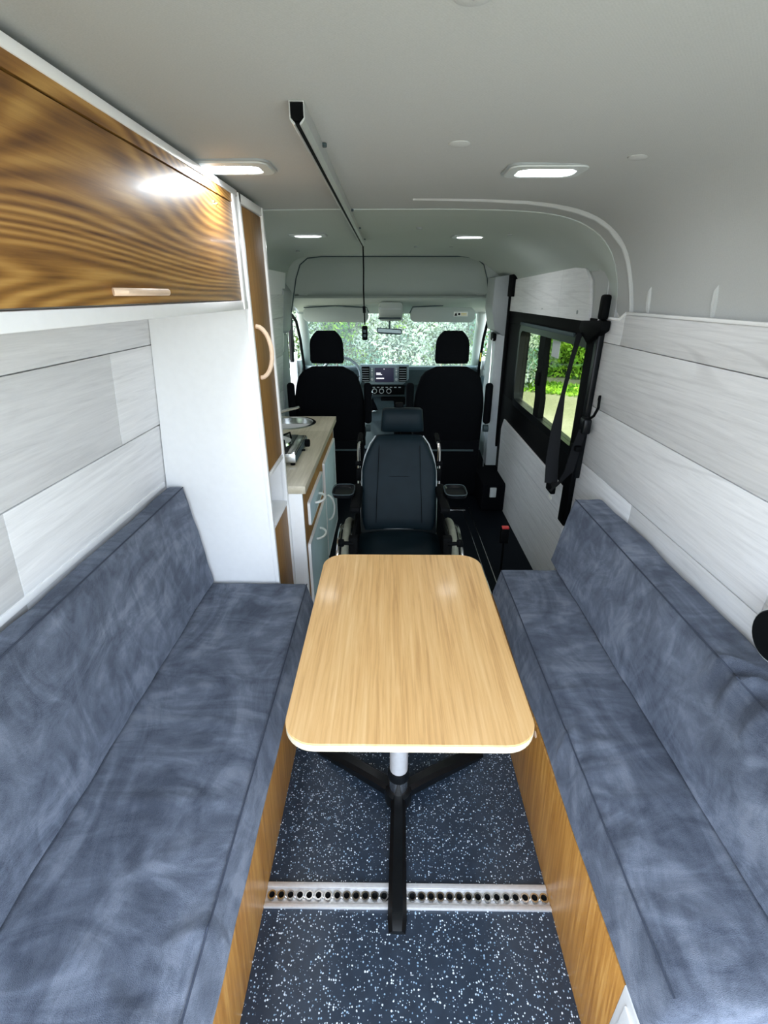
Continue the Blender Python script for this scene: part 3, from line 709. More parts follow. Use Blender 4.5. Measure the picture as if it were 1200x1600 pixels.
obj('button', MB().box(-.173, -.155, 3.363, 3.368, 1.343, 1.36, .002), M['dash'], pc)

# ============================================================ LEFT: overhead cabinet, wardrobe
oc = thing('overhead_cabinet', 'long brown wood overhead cabinet with white edges above the left bench', 'cabinet', (-.65, .85, 1.56))
F0 = -.47
obj('carcass', MB().box(-.80, F0 - .02, .02, 1.725, 1.562, 1.57).box(-.80, F0 - .012, .02, 1.725, 1.868, 1.886).box(-.80, F0 - .02, .02, .035, 1.562, 1.886), M['white'], oc)
obj('top_edging', MB().box(F0 - .015, F0 + .004, .02, 1.725, 1.871, 1.888, .002), M['trimwhite'], oc)
obj('bottom_rail', MB().box(F0 - .02, F0 + .002, .02, 1.725, 1.556, 1.581, .002), M['white'], oc)
obj('end_post', MB().box(F0 - .02, F0 + .006, 1.668, 1.70, 1.556, 1.872, .003), M['trimwhite'], oc)
obj('fascia', MB().box(F0 - .018, F0 + .001, .02, 1.668, 1.850, 1.871), M['oak'], oc)
dd = obj('door', MB().box(F0 - .018, F0, .04, 1.664, 1.584, 1.847, .0015), M['oak'], oc)
obj('handle', MB().tube([(F0 + .004, .885, 1.604), (F0 + .018, .90, 1.604), (F0 + .018, 1.07, 1.604), (F0 + .004, 1.085, 1.604)], .0065, 10, sx=.9), M['handle_wood'], dd)
obj('hinge_screw', MB().cyl((F0 - .001, 1.50, 1.825), .003, .004, 'X', 8).cyl((F0 - .001, 1.52, 1.823), .003, .004, 'X', 8), M['chrome'], dd)

wd = thing('wardrobe', 'tall narrow wardrobe with white side panel and brown wood doors', 'wardrobe', (-.66, 1.89, 0))
WY0, WY1 = 1.735, 2.040
obj('side_panel', MB().prism([(-.868, 0), (-.868, .9), (-.812, 1.555), (F0, 1.555), (F0, 0)], WY0, WY0 + .016, 'Y', r=.001).box(-.80, F0, WY0 - .0, WY0 + .016, 1.555, 1.885), M['white'], wd)
obj('side_panel', MB().box(-.80, F0 + .004, WY1 - .016, WY1, 0, 1.885, .001), M['white'], wd)
obj('front_edging', MB().box(F0 - .012, F0 + .006, WY0 - .002, WY0 + .018, 0, 1.885, .002).box(F0 - .012, F0 + .008, WY1 - .02, WY1 + .002, 0, 1.885, .002).box(F0 - .012, F0 + .006, WY0, WY1, 1.858, 1.885, .002), M['trimwhite'], wd)
obj('back_panel', MB().box(-.82, -.80, WY0 + .016, WY1 - .016, 0, 1.86), M['white'], wd)
for z in (.955, .735): obj('shelf', MB().box(-.80, F0 + .004, WY0 + .016, WY1 - .016, z - .012, z + .004, .002), M['white'], wd)
d_ = obj('upper_door', MB().box(F0 - .016, F0, WY0 + .022, WY1 - .022, .965, 1.855, .001), M['oak_v'], wd)
obj('handle', MB().tube([(F0 + .0 + .048 * math.sin(math.pi * k / 12), 1.80, 1.41 - .088 * math.cos(math.pi * k / 12)) for k in range(13)], .008, 10), M['handle_wood'], d_)
obj('lower_door', MB().box(F0 - .016, F0, WY0 + .022, WY1 - .022, .02, .718, .001), M['oak_v'], wd)

# ============================================================ KITCHEN
kt = thing('kitchen_unit', 'low kitchen unit of brown wood with grey blue doors behind the wardrobe', 'kitchen unit', (-.64, 2.7, 0))
KX = -.40; KY0, KY1 = 2.045, 3.36
obj('end_panel', MB().box(-.86, KX, KY0, KY0 + .018, 0, .762, .001), M['white'], kt)
obj('end_panel', MB().box(-.86, KX, KY1 - .018, KY1, 0, .762, .001), M['white'], kt)
obj('front_frame', MB().box(KX - .018, KX, KY0 + .018, KY1 - .018, .03, .762, .001), M['oak_v'], kt)
obj('plinth', MB().box(KX - .05, KX - .03, KY0 + .02, KY1 - .02, 0, .05), M['black'], kt)
def rpanel(y0, y1, z0, z1, r, x0, x1): return MB().prism(rrect(y0, y1, z0, z1, r), x0, x1, 'X', r=.001)
def loop_handle(y, z, w, h, par, horiz=False):
    pts = []
    for k in range(13):
        a = math.pi * k / 12
        if horiz: pts.append((KX + .012 + .042 * math.sin(a), y - w / 2 * math.cos(a), z))
        else: pts.append((KX + .012 + .042 * math.sin(a), y, z - h / 2 * math.cos(a)))
    return obj('handle', MB().tube(pts, .0065, 10), M['handle_white'], par)
dw = obj('drawer', rpanel(2.16, 2.63, .545, .665, .015, KX, KX + .012), M['door_blue'], kt)
obj('edging', frame_ring(MB(), rrect(2.157, 2.633, .542, .668, .016), rrect(2.164, 2.626, .549, .661, .013), KX, KX + .0135), M['trimwhite'], dw)
loop_handle(2.39, .60, .13, 0, dw, True)
dn = obj('door', rpanel(2.10, 2.715, .045, .468, .012, KX, KX + .012), M['door_blue'], kt)
obj('edging', frame_ring(MB(), rrect(2.097, 2.718, .042, .471, .013), rrect(2.104, 2.711, .049, .464, .011), KX, KX + .0135), M['trimwhite'], dn)
loop_handle(2.36, .40, .13, 0, dn, True)
df = obj('door', rpanel(2.735, 3.30, .045, .675, .012, KX, KX + .012), M['door_blue'], kt)
obj('edging', frame_ring(MB(), rrect(2.732, 3.303, .042, .678, .013), rrect(2.739, 3.296, .049, .671, .011), KX, KX + .0135), M['trimwhite'], df)
loop_handle(2.80, .36, 0, .17, df)
# worktop with a round cut-out
SX, SY, SR = -.685, 3.235, .172
wt = MB(); wt.box(-.862, -.383, 2.043, 3.02, .762, .80, .002)
n = 64; X0_, X1_, Y0_, Y1_ = -.865, -.383, 3.02, 3.43
angs = sorted([2 * math.pi * k / n for k in range(n)] + [math.atan2(yy - SY, xx - SX) % (2 * math.pi) for xx in (X0_, X1_) for yy in (Y0_, Y1_)])
ri = []
for a in angs:
    c, s_ = math.cos(a), math.sin(a)
    tt = min([q for q in ((X1_ - SX) / c if c > 1e-9 else 9, (X0_ - SX) / c if c < -1e-9 else 9, (Y1_ - SY) / s_ if s_ > 1e-9 else 9, (Y0_ - SY) / s_ if s_ < -1e-9 else 9)])
    o1 = (SX + c * tt, SY + s_ * tt); i1 = (SX + c * SR, SY + s_ * SR)
    ri.append([(i1[0], i1[1], .80), (o1[0], o1[1], .80), (o1[0], o1[1], .762), (i1[0], i1[1], .762)])
wt.loft(ri + [ri[0]], False)
tag(obj('worktop', wt, M['worktop'], angle=30), 'pale driftwood effect worktop on the kitchen unit', 'worktop')
sk = thing('sink', 'round stainless steel sink sunk into the pale worktop', 'sink', (SX, SY, .70))
obj('bowl', MB().lathe((SX, SY, .68), [(.001, .0), (.11, .0), (.14, .012), (.155, .05), (.162, .118)], 48), M['steel'], sk)
obj('rim', MB().lathe((SX, SY, .80), [(.160, -.004), (.164, .004), (.178, .004), (.184, .0005)], 48), M['chrome'], sk)
obj('drain', MB().lathe((SX, SY, .682), [(.001, .003), (.02, .003), (.028, .001)], 20), M['chrome'], sk)
fa = thing('tap', 'chrome tap with black base beside the round sink', 'tap', (-.80, 3.06, .80))
obj('base', MB().lathe((-.79, 3.10, .80), [(.028, 0), (.026, .02), (.018, .03), (.016, .06)], 18), M['black'], fa)
obj('spout', MB().tube([(-.79, 3.10, .85), (-.765, 3.105, .875), (-.72, 3.13, .895), (-.65, 3.16, .91), (-.60, 3.19, .915)], [.014, .013, .011, .010, .009], 10), M['chrome'], fa)
obj('lever', MB().tube([(-.79, 3.10, .87), (-.72, 3.08, .90)], [.010, .006], 8), M['chrome'], fa)
obj('nozzle', MB().cyl((-.602, 3.19, .893), .011, .02, n=14), M['black'], fa)
# camping stove
cs = thing('camping_stove', 'portable black and silver gas stove on the pale worktop', 'stove', (-.62, 2.52, .80))
sx0, sx1, sy0, sy1 = -.80, -.475, 2.33, 2.70
for xx in (sx0 + .03, sx1 - .02):
    for yy in (sy0 + .02, sy1 - .02): obj('foot', MB().cyl((xx, yy, .80), .013, .014, n=12), M['black'], cs)
obj('body', MB().box(sx0, sx1, sy0, sy1, .814, .862, .006), M['steel'], cs)
obj('side_plate', MB().box(sx1 - .004, sx1 + .002, sy0 + .005, sy1 - .005, .818, .856, .002), M['dash'], cs)
obj('deck', MB().box(sx0 + .01, sx1 - .045, sy0 + .012, sy1 - .012, .860, .868, .004), M['blackgloss'], cs)
obj('lid', MB().box(sx1 - .042, sx1 - .004, sy0 + .01, sy1 - .03, .860, .870, .006), M['steel'], cs)
obj('drip_pan', MB().lathe((-.64, 2.51, .868), [(.115, .0), (.11, .012), (.09, .004), (.05, .002)], 32), M['chrome'], cs)
obj('burner', MB().lathe((-.66, 2.51, .868), [(.04, 0), (.042, .018), (.03, .024), (.001, .022)], 24), M['black'], cs)
for k in range(4):
    a = R(45 + 90 * k); c, s_ = math.cos(a), math.sin(a)
    obj('pan_support', MB().tube([(-.63 + c * .12, 2.51 + s_ * .12, .870), (-.63 + c * .115, 2.51 + s_ * .115, .905), (-.63 + c * .05, 2.51 + s_ * .05, .895)], .006, 6), M['black'], cs)
obj('knob', MB().cyl((sx1, 2.62, .838), .022, .028, 'X', 18, bev=.004), M['black'], cs)
obj('lever', MB().box(sx1, sx1 + .02, 2.50, 2.515, .825, .835, .003), M['black'], cs)

# ============================================================ BENCHES
def bench_base(label, x0, x1, y0, y1, h, name='bench_base'):
    t_ = thing(name, label, 'bench base', ((x0 + x1) / 2, (y0 + y1) / 2, 0), 'wooden bench bases')
    fx = x1 if x0 < 0 else x0; s_ = 1 if x0 < 0 else -1
    obj('front_panel', MB().box(min(fx, fx - s_ * .018), max(fx, fx - s_ * .018), y0, y1, .001, h, .001), M['panel'], t_)
    obj('end_panel', MB().box(x0 + (.0 if x0 < 0 else .018), x1 - (.018 if x0 < 0 else 0), y1 - .018, y1, 0.001, h), M['panel'], t_)
    obj('top_board', MB().box(x0 + (.0 if x0 < 0 else .018), x1 - (.018 if x0 < 0 else 0), y0, y1 - .018, h - .018, h), M['panel'], t_)
    return t_
bench_base('honey coloured wooden box under the left bench cushion', -.868, -.353, .06, 1.725, .365)
rb = bench_base('honey coloured wooden box under the right bench cushion', .468, .925, .482, 1.84, .360)
obj('finger_hole', MB().cyl((.4665, 1.10, .33), .011, .006, 'X', 16), M['handle_wood'], rb)

def resample(P, step):
    out = []
    n = len(P)
    for i in range(n):
        a, b = Vector(P[i]), Vector(P[(i + 1) % n]); k = max(1, int((b - a).length / step))
        for j in range(k): out.append(a.lerp(b, j / k))
    return out
def round_poly(P, r, seg=5):
    out = []; n = len(P)
    for i in range(n):
        p0, p1, p2 = Vector(P[i - 1]), Vector(P[i]), Vector(P[(i + 1) % n])
        rr_ = r[i] if hasattr(r, '__len__') else r
        a = p1 + (p0 - p1).normalized() * rr_; b = p1 + (p2 - p1).normalized() * rr_
        for k in range(seg + 1):
            t = k / seg; out.append(tuple((1 - t) ** 2 * a + 2 * t * (1 - t) * p1 + t * t * b))
    return out
def cushion(P, y0, y1, r, dispf, amp=.004, step=.016):
    """P cross-section (x,z), swept in y; dispf(x,y,z)->extra displacement along the normal"""
    Q = resample(round_poly(P, r), step); n = len(Q)
    c = sum(Q, Vector((0, 0))) / n
    ys = [y0, y0 + .003, y0 + .010, y0 + .02]; N = int((y1 - y0) / .016)
    ys += [y0 + .02 + (y1 - y0 - .04) * k / N for k in range(1, N)] + [y1 - .02, y1 - .010, y1 - .003, y1]
    rings = []
    def ringat(y, ins):
        out = []
        for i, q in enumerate(Q):
            t_ = (Q[(i + 1) % n] - Q[i - 1]).normalized(); nn = Vector((t_.y, -t_.x))
            if nn.dot(q - c) < 0: nn = -nn
            q2 = q - nn * ins
            d = amp * (noise.noise(Vector((q.x * 5, y * 4.5, q.y * 5))) + .5 * noise.noise(Vector((q.x * 14, y * 11, q.y * 14)))) + dispf(q.x, y, q.y)
            q2 = q2 + nn * d; out.append((q2.x, y, q2.y))
        return out
    for y in ys:
        e = min(y - y0, y1 - y); ins = 0 if e >= .02 else .014 * (1 - math.sqrt(max(0, 1 - (1 - e / .02) ** 2)))
        rings.append(ringat(y, ins))
    def shrink(R_, f, y):
        return [(c.x + (x - c.x) * f, y, c.y + (z - c.y) * f) for x, _, z in R_]
    first = [shrink(rings[0], f, y0 - b) for f, b in ((.3, .006), (.7, .005), (.92, .003))]
    last = [shrink(rings[-1], f, y1 + b) for f, b in ((.92, .003), (.7, .005), (.3, .006))]
    return MB().loft(first + rings + last)
def fold(x, y, z, folds):
    d = 0
    for (cx, cy, cz, dx, dy, w, l, a) in folds:   # a ridge through (cx,cy,cz) along direction (dx,dy) in the x-y plane
        ux, uy = x - cx, y - cy; L_ = math.hypot(dx, dy)
        al = (ux * dx + uy * dy) / L_; pe = (ux * dy - uy * dx) / L_
        if abs(z - cz) < .085: d += a * math.exp(-(pe / w) ** 2) * math.exp(-(al / l) ** 2)
    return d
def cushion_thing(name, label, P, y0, y1, r, folds, seams, amp, group, zr=None):
    cx = sum(p[0] for p in P) / len(P); z0 = min(p[1] for p in P)
    t_ = thing(name, label, 'cushion', (cx, (y0 + y1) / 2, z0), group)
    f = lambda x, y, z: fold(x, y, z, folds)
    obj('cover', cushion(P, y0, y1, r, f, amp), M['suede'], t_, angle=80)
    for (sx, sz, d) in seams:
        pts = [(sx + f(sx, y, sz) * d[0], y, sz + f(sx, y, sz) * d[1]) for y in [y0 + .012 + (y1 - y0 - .024) * k / 90 for k in range(91)]]
        # follow the noise of the cover
        pts = [(x + d[0] * amp * (noise.noise(Vector((sx * 5, y * 4.5, sz * 5))) + .5 * noise.noise(Vector((sx * 14, y * 11, sz * 14)))), y, z + d[1] * amp * (noise.noise(Vector((sx * 5, y * 4.5, sz * 5))) + .5 * noise.noise(Vector((sx * 14, y * 11, sz * 14))))) for x, y, z in pts]
        obj('seam', MB().tube(pts, .0022, 6), M['seam'], t_)
    return t_
# folds: (x, y, z, dirx, diry, width, length, amp)
FL = [(-.50, .885, .49, 1, .06, .008, .14, .004), (-.45, .64, .49, .9, .4, .010, .09, .006), (-.52, .60, .49, .3, -1, .010, .08, -.006), (-.60, .44, .49, .8, .5, .014, .10, .007), (-.40, .40, .49, .9, -.2, .012, .09, -.007), (-.5, .99, .49, 1, -.04, .010, .16, .006), (-.55, .76, .49, 1, .0, .012, .2, .008), (-.40, .52, .49, .5, .8, .02, .08, -.012), (-.36, .50, .49, 1, .3, .016, .07, .012),
      (-.50, .42, .49, .8, -.6, .02, .1, .008), (-.62, .55, .49, .4, .9, .012, .10, -.006), (-.60, 1.2, .49, .1, 1, .014, .14, -.004), (-.45, .30, .49, .3, .9, .03, .12, .01), (-.55, 1.45, .49, .2, 1, .02, .15, .003)]
cushion_thing('seat_cushion', 'long blue grey suede seat cushion on the left bench', [(-.862, .372), (-.312, .372), (-.345, .492), (-.862, .492)][::1], .10, 1.722, [.02, .03, .012, .02], FL, [(-.343, .4915, (0.2, 1))], .004, 'bench seat cushions')
FR = [(.60, .86, .49, 1, .2, .008, .10, .004), (.55, .72, .49, .8, -.5, .009, .06, -.005), (.62, .53, .49, 1, -.2, .010, .09, .005), (.52, .86, .49, .5, .8, .010, .05, .006), (.6, .93, .49, 1, -.10, .011, .12, .007), (.49, .955, .49, .9, .5, .012, .05, .010), (.62, .775, .49, 1, .02, .011, .12, .005), (.58, .60, .49, 1, .15, .012, .08, -.004), (.53, .66, .49, .6, .8, .012, .05, .009),
      (.56, 1.12, .49, 1, .1, .012, .1, .006), (.6, 1.5, .49, .7, .7, .02, .1, .003), (.57, .47, .49, 1, -.1, .012, .08, .004)]
cushion_thing('seat_cushion', 'narrow blue grey suede seat cushion on the right bench', [(.468, .364), (.496, .492), (.922, .492), (.922, .364)], .40, 1.842, [.006, .012, .02, .02], FR, [(.497, .4915, (-.2, 1))], .004, 'bench seat cushions')
# back cushions
BL = [(-.81, .9, .9, .3, 1, .03, .25, .003)]
cushion_thing('back_cushion', 'long blue grey suede back cushion leaning on the left wall', [(-.732, .497), (-.792, .925), (-.858, .925), (-.866, .80), (-.866, .497)], .05, 1.722, [.012, .012, .02, .02, .03], BL, [(-.793, .9235, (.7, .7))], .006, 'bench back cushions')
BR = [(.82, .90, .80, 1, -.5, .012, .05, .016), (.82, .865, .80, 1, -.4, .010, .05, -.016), (.82, .83, .80, 1, -.3, .012, .06, .020), (.82, .795, .80, 1, -.2, .010, .05, -.018), (.83, .74, .80, 1, -.2, .018, .08, .022), (.80, .69, .78, 1, .1, .014, .08, -.016), (.80, .63, .80, 1, .1, .02, .08, .014), (.85, .55, .80, .9, .3, .018, .07, .012), (.76, .72, .7, .2, 1, .03, .12, .012), (.77, 1.1, .75, .5, 1, .03, .15, .006)]
cushion_thing('back_cushion', 'blue grey suede back cushion with crumpled rear end on the right wall', [(.735, .497), (.924, .497), (.924, .805), (.795, .805)], .42, 1.915, [.012, .03, .03, .015], BR, [(.797, .803, (-.7, .7))], .006, 'bench back cushions')

# black folded belt and hooded bracket on the right wall by the camera
bh = thing('wall_bracket', 'black hooded plastic bracket on the right wall at the photo edge', 'bracket', (.90, .93, .82))
obj('hood', MB().lathe((.872, .868, .905), [(.001, .058), (.02, .056), (.04, .04), (.056, .012), (.060, -.016), (.056, -.020), (.001, -.018)], 28, 'X'), M['blackgloss'], bh)
obj('hood_rim', MB().torus((.857, .868, .905), .060, .0016, 'X', 32, 6), M['plastic_light'], bh)
obj('arm', MB().box(.88, .933, .78, .88, .86, .90, .006), M['black'], bh)
st_ = thing('black_strap', 'black strap hanging down behind the right back cushion', 'strap', (.92, .82, .72))
obj('strap', MB().ribbon([(.928, .86, .87), (.922, .84, .85), (.90, .80, .834), (.88, .76, .832), (.87, .70, .83)], .06, (0, 1, .2), .003), M['webbing'], st_)

# ============================================================ TABLE
tb = thing('table', 'light striped wood table with rounded corners on a pedestal', 'table', (.045, 1.15, 0))
def rr2(x0, x1, y0, y1, r, z, n=8): return [(a, b, z) for a, b in rrect(x0, x1, y0, y1, r, n)]
T = (-.238, .338, .745, 1.590)
obj('tabletop', MB().loft([rr2(*T, .075, .6996), rr2(*T, .075, .701), rr2(T[0] + .002, T[1] - .002, T[2] + .002, T[3] - .002, .073, .703)]), M['table'], tb)
obj('ply_edge', MB().loft([rr2(T[0] + .001, T[1] - .001, T[2] + .001, T[3] - .001, .074, .6796), rr2(*T, .075, .682), rr2(*T, .075, .6995)]), M['ply'], tb)
obj('mounting_plate', MB().box(-.05, .13, 1.02, 1.20, .672, .6795, .004), M['black'], tb)
CX, CY = .037, 1.105
obj('column', MB().cyl((CX, CY, .155), .030, .52, n=28), M['tube'], tb)
obj('collar', MB().lathe((CX, CY, .125), [(.032, 0), (.036, .003), (.036, .028), (.034, .036), (.030, .038)], 28), M['blackgloss'], tb)
obj('sleeve', MB().cyl((CX, CY, .065), .033, .062, n=28), M['steel'], tb)
obj('hub', MB().lathe((CX, CY, .012), [(.001, 0), (.046, 0), (.048, .03), (.044, .050), (.033, .056)], 28), M['blackgloss'], tb)
for ex, ey in ((.028, .722), (-.262, 1.315), (.352, 1.30)):
    d = Vector((ex - CX, ey - CY, 0)); L_ = d.length; d.normalize(); nn = Vector((-d.y, d.x, 0)); rings = []
    for k in range(15):
        t = k / 14; s_ = .02 + t * (L_ - .02)
        z1 = .068 - .045 * t ** 1.6 ; z0 = .026 * (1 - t) if t < .93 else 0
        w = .024 + .003 * t
        if t > .96: z1 -= .008; w *= .85
        c_ = Vector((CX, CY, 0)) + d * s_
        sec = [(-w, z0), (-w, z1 - .014), (-w * .55, z1), (w * .55, z1), (w, z1 - .014), (w, z0)]
        rings.append([tuple(c_ + nn * a + Vector((0, 0, b))) for a, b in sec])
    f_ = obj('foot', MB().loft(rings), M['blackgloss'], tb)
    e_ = Vector((ex, ey, 0)) - d * .03
    obj('glide', MB().cyl((e_.x, e_.y, 0.0005), .014, .008, n=12), M['black'], f_)

# ============================================================ WHEELCHAIR
wc = thing('wheelchair', 'empty black vinyl wheelchair with headrest parked facing the table', 'wheelchair', (.05, 2.05, 0))
cx = .051
rings = []
for k in range(15):
    t = k / 14; z = .505 + .455 * t; y = 2.205 + .13 * t
    w = .375 if t < .62 else .375 - .15 * ((t - .62) / .38) ** 1.6
    if t < .1: w -= .03 * (1 - t / .1)
    d = .075 if .05 < t < .95 else .045
    rings.append(se_ring(cx, y, z, w, d, 36, 3.2, dish=.03))
obj('backrest', MB().loft(rings), M['leather'], wc, angle=60)
obj('stitching', MB().tube([(cx - .085, 2.27, .766), (cx, 2.272, .768), (cx + .085, 2.27, .766)], .0012, 5), M['black'], wc)
for s_ in (-1, 1):
    obj('side_seam', MB().tube([(cx + s_ * q, y, z) for q, y, z in ((.115, 2.185, .55), (.112, 2.222, .66), (.105, 2.253, .78), (.10, 2.292, .92))], .0014, 5), M['black'], wc)
    obj('backrest_piping', MB().tube([(cx + s_ * w_, y, z) for w_, y, z in ((.187, 2.26, .72), (.186, 2.285, .79), (.172, 2.305, .86), (.147, 2.325, .92), (.118, 2.338, .958))], .0035, 6), M['plastic_grey'], wc)
hr = obj('headrest', MB().loft([se_ring(cx + .015, 2.405 - .015 * math.sin(math.pi * t), .962 + .12 * t, (.22 - .02 * t) if 0 < t < 1 else .18, .075 if 0 < t < 1 else .04, 32, 3.5, dish=.012) for t in (0, .06, .25, .5, .75, .94, 1)]), M['leather'], wc, angle=60)
obj('headrest_bracket', MB().tube([(cx, 2.44, 1.0), (cx, 2.45, .93), (cx, 2.40, .85)], .011, 8).box(cx - .02, cx + .02, 2.43, 2.46, 1.05, 1.10, .004), M['black'], hr)
# seat
rings = []
for k in range(11):
    t = k / 10; y = 1.70 + .50 * t; w = .44 if 0 < t < 1 else .40
    h = .07 if 0 < t < 1 else .04; zc = .475
    ring = []
    for j in range(32):
        a = 2 * math.pi * j / 32; c, s2 = math.cos(a), math.sin(a)
        x = math.copysign(abs(c) ** .6, c) * w / 2; z = math.copysign(abs(s2) ** .6, s2) * h / 2
        if z > 0: z += .012 * (1 - (2 * x / w) ** 2) - .006
        ring.append((cx + x, y, zc + z))
    rings.append(ring)
obj('seat', MB().loft(rings), M['leather'], wc, angle=60)
obj('lumbar_gap_strap', MB().box(cx - .16, cx + .16, 2.235, 2.242, .49, .515, .002), M['label'], wc)
for s_ in (-1, 1):
    X = cx + s_ * .205
    obj('back_post', MB().tube([(X, 2.235, .40), (X, 2.30, .62), (X + s_ * .004, 2.40, .86), (X + s_ * .002, 2.42, .892), (X - s_ * .004, 2.46, .90)], .008, 8), M['chrome'], wc)
    obj('post_clamp', MB().lathe((X - .02, 2.375, .80), [(.001, 0), (.014, 0), (.014, .04), (.001, .04)], 12, 'X').box(X - .012, X + .012, 2.33, 2.36, .72, .78, .003), M['black'], wc)
    obj('push_handle', MB().tube([(X, 2.44, .895), (X, 2.55, .905)], .014, 10), M['black'], wc)
    obj('side_guard', MB().box(X - .008, X + .008, 1.86, 2.26, .46, .64, .006), M['black'], wc)
    obj('seat_rail', MB().tube([(X, 1.62, .43), (X, 2.30, .43)], .013, 8), M['black'], wc)
    # main wheel
    wx = cx + s_ * .248
    wh = obj('wheel', MB().torus((wx, 2.07, .302), .282, .019, 'X', 56, 12), M['tyre'], wc)
    obj('rim', MB().torus((wx, 2.07, .302), .258, .008, 'X', 48, 8), M['chrome'], wh)
    obj('push_rim', MB().torus((wx + s_ * .036, 2.07, .302), .262, .009, 'X', 56, 10), M['chrome'], wh)
    obj('wheel_hub', MB().cyl((wx - .03, 2.07, .302), .026, .06, 'X', 16), M['black'], wh)
    sp = MB()
    for k in range(16):
        a = 2 * math.pi * k / 16; sp.tube([(wx + .012 * (-1) ** k, 2.07 + .024 * math.cos(a), .302 + .024 * math.sin(a)), (wx, 2.07 + .256 * math.cos(a + .15), .302 + .256 * math.sin(a + .15))], .0015, 5)
    obj('spokes', sp, M['chrome'], wh)['kind'] = 'stuff'
    # brake and front upright
    obj('upright', MB().box(X + s_ * .0 - .020, X + .020, 1.84, 1.88, .42, .64, .005), M['black'], wc)
    obj('brake_lever', MB().tube([(X, 1.84, .615), (X + s_ * .06, 1.84, .618)], .009, 8), M['black'], wc)
    obj('brake_knob', MB().lathe((X + s_ * .052, 1.84, .618), [(.001, -.014), (.015, -.012), (.019, 0), (.015, .012), (.001, .014)], 16, 'X'), M['black'], wc)
    obj('threaded_rod', MB().tube([(X - s_ * .004, 1.85, .50), (X - s_ * .004, 1.85, .60)], .004, 6), M['chrome'], wc)
    # armrest and tray
    ar = obj('armrest', MB().box(X - .024, X + .024, 1.98, 2.30, .690, .722, .012), M['black'], wc)
    obj('armrest_post', MB().tube([(X, 2.12, .64), (X, 2.12, .70)], .010, 8), M['black'], ar)
    tx = cx + s_ * .255
    obj('tray', MB().loft([se_ring(tx + s_ * .015, 2.16, .722, .10, .14, 28, 4), se_ring(tx + s_ * .015, 2.16, .735, .105, .145, 28, 4), se_ring(tx + s_ * .015, 2.16, .738, .10, .14, 28, 4), se_ring(tx + s_ * .015, 2.16, .728, .085, .12, 28, 4)]), M['blackgloss'], ar)
    obj('tray_rim', MB().tube(se_ring(tx + s_ * .015, 2.16, .740, .105, .145, 28, 4), .002, 6, closed=True), M['dash'], ar)
    # castor and footrest
    ca = obj('castor', MB().torus((X, 1.66, .075), .058, .017, 'X', 28, 8), M['black'], wc)
    obj('castor_fork', MB().tube([(X - .025, 1.66, .075), (X - .025, 1.68, .17), (X, 1.69, .20), (X, 1.69, .42)], .007, 8).tube([(X + .025, 1.66, .075), (X + .025, 1.68, .17), (X, 1.69, .20)], .007, 8).cyl((X - .02, 1.66, .075), .05, .04, 'X', 20), M['chrome'], ca)
    obj('footrest', MB().tube([(X - s_ * .01, 1.66, .43), (X - s_ * .03, 1.58, .38), (X - s_ * .04, 1.50, .14)], .010, 8).box(min(X - s_ * .04, X - s_ * .17), max(X - s_ * .04, X - s_ * .17), 1.40, 1.54, .11, .125, .004), M['black'], wc)
obj('cross_brace', MB().tube([(cx - .2, 2.05, .16), (cx + .2, 2.05, .42)], .010, 8).tube([(cx + .2, 2.05, .16), (cx - .2, 2.05, .42)], .010, 8), M['black'], wc)
obj('axle', MB().tube([(cx - .22, 2.07, .302), (cx + .22, 2.07, .302)], .012, 8), M['black'], wc)

# ============================================================ FRONT SEATS
def front_seat(cx, label, arms):
    t_ = thing('cab_chair', label, 'seat', (cx, 4.1, 0), 'black cab seats')
    rings = []
    for k in range(17):
        t = k / 16; z = .43 + .66 * t; y = 3.96 - .10 * t + .0
        w = .565 if t < .5 else .565 - .16 * ((t - .5) / .5) ** 1.8
        if t > .88: w -= .16 * ((t - .88) / .12) ** 2
        d = .17 - .05 * t
        if t > .9: d *= 1 - .6 * ((t - .9) / .1) ** 2
        if t == 0: d *= .6
        rings.append(se_ring(cx, y, z, w, d, 36, 3.0))
    obj('backrest', MB().loft(rings), M['blackm'], t_, angle=60)
    rings = []
    for k in range(11):
        t = k / 10; z = 1.115 + .235 * t; w = .262 - .012 * t
        if t > .55: w -= .11 * ((t - .55) / .45) ** 2.4
        if t < .1: w -= .02
        d = .10 if .05 < t < .9 else .06
        rings.append(se_ring(cx, 3.86, z, w, d, 32, 3.2))
    obj('headrest', MB().loft(rings), M['blackm'], t_, angle=60)
    for s_ in (-1, 1): obj('headrest_post', MB().tube([(cx + s_ * .08, 3.86, 1.05), (cx + s_ * .08, 3.86, 1.13)], .006, 8), M['chrome'], t_)
    rings = []
    for k in range(7):
        t = k / 6; rings.append([(a, b + (.0), c) for a, b, c in [(cx + (.27 if k not in (0, 6) else .24) * math.copysign(abs(math.cos(q)) ** .6, math.cos(q)), 3.98 + .50 * t, .44 + .075 * math.copysign(abs(math.sin(q)) ** .6, math.sin(q))) for q in [2 * math.pi * j / 28 for j in range(28)]]])
    obj('seat', MB().loft(rings), M['blackm'], t_, angle=60)
    obj('seat_box', MB().box(cx - .24, cx + .24, 3.92, 4.42, 0, .38, .02), M['black'], t_)
    obj('rear_cover', MB().box(cx - .27, cx + .27, 3.86, 3.925, .02, .50, .02), M['blackm'], t_)
    obj('map_rail', MB().box(cx - .22, cx + .22, 3.852, 3.862, .41, .425, .003), M['dash'], t_)
    for ax in arms:
        obj('armrest', MB().box(ax - .030, ax + .030, 3.84, 3.90, .64, .965, .025, 3), M['blackm'], t_)
        obj('armrest_pivot', MB().cyl((ax - .02, 3.88, .60), .03, .04, 'X', 16), M['dash'], t_)
front_seat(-.482, 'black driver seat seen from behind, beside the kitchen end', [-.172, -.782])
front_seat(.480, 'black passenger seat seen from behind, by the side door pillar', [.165, .790])

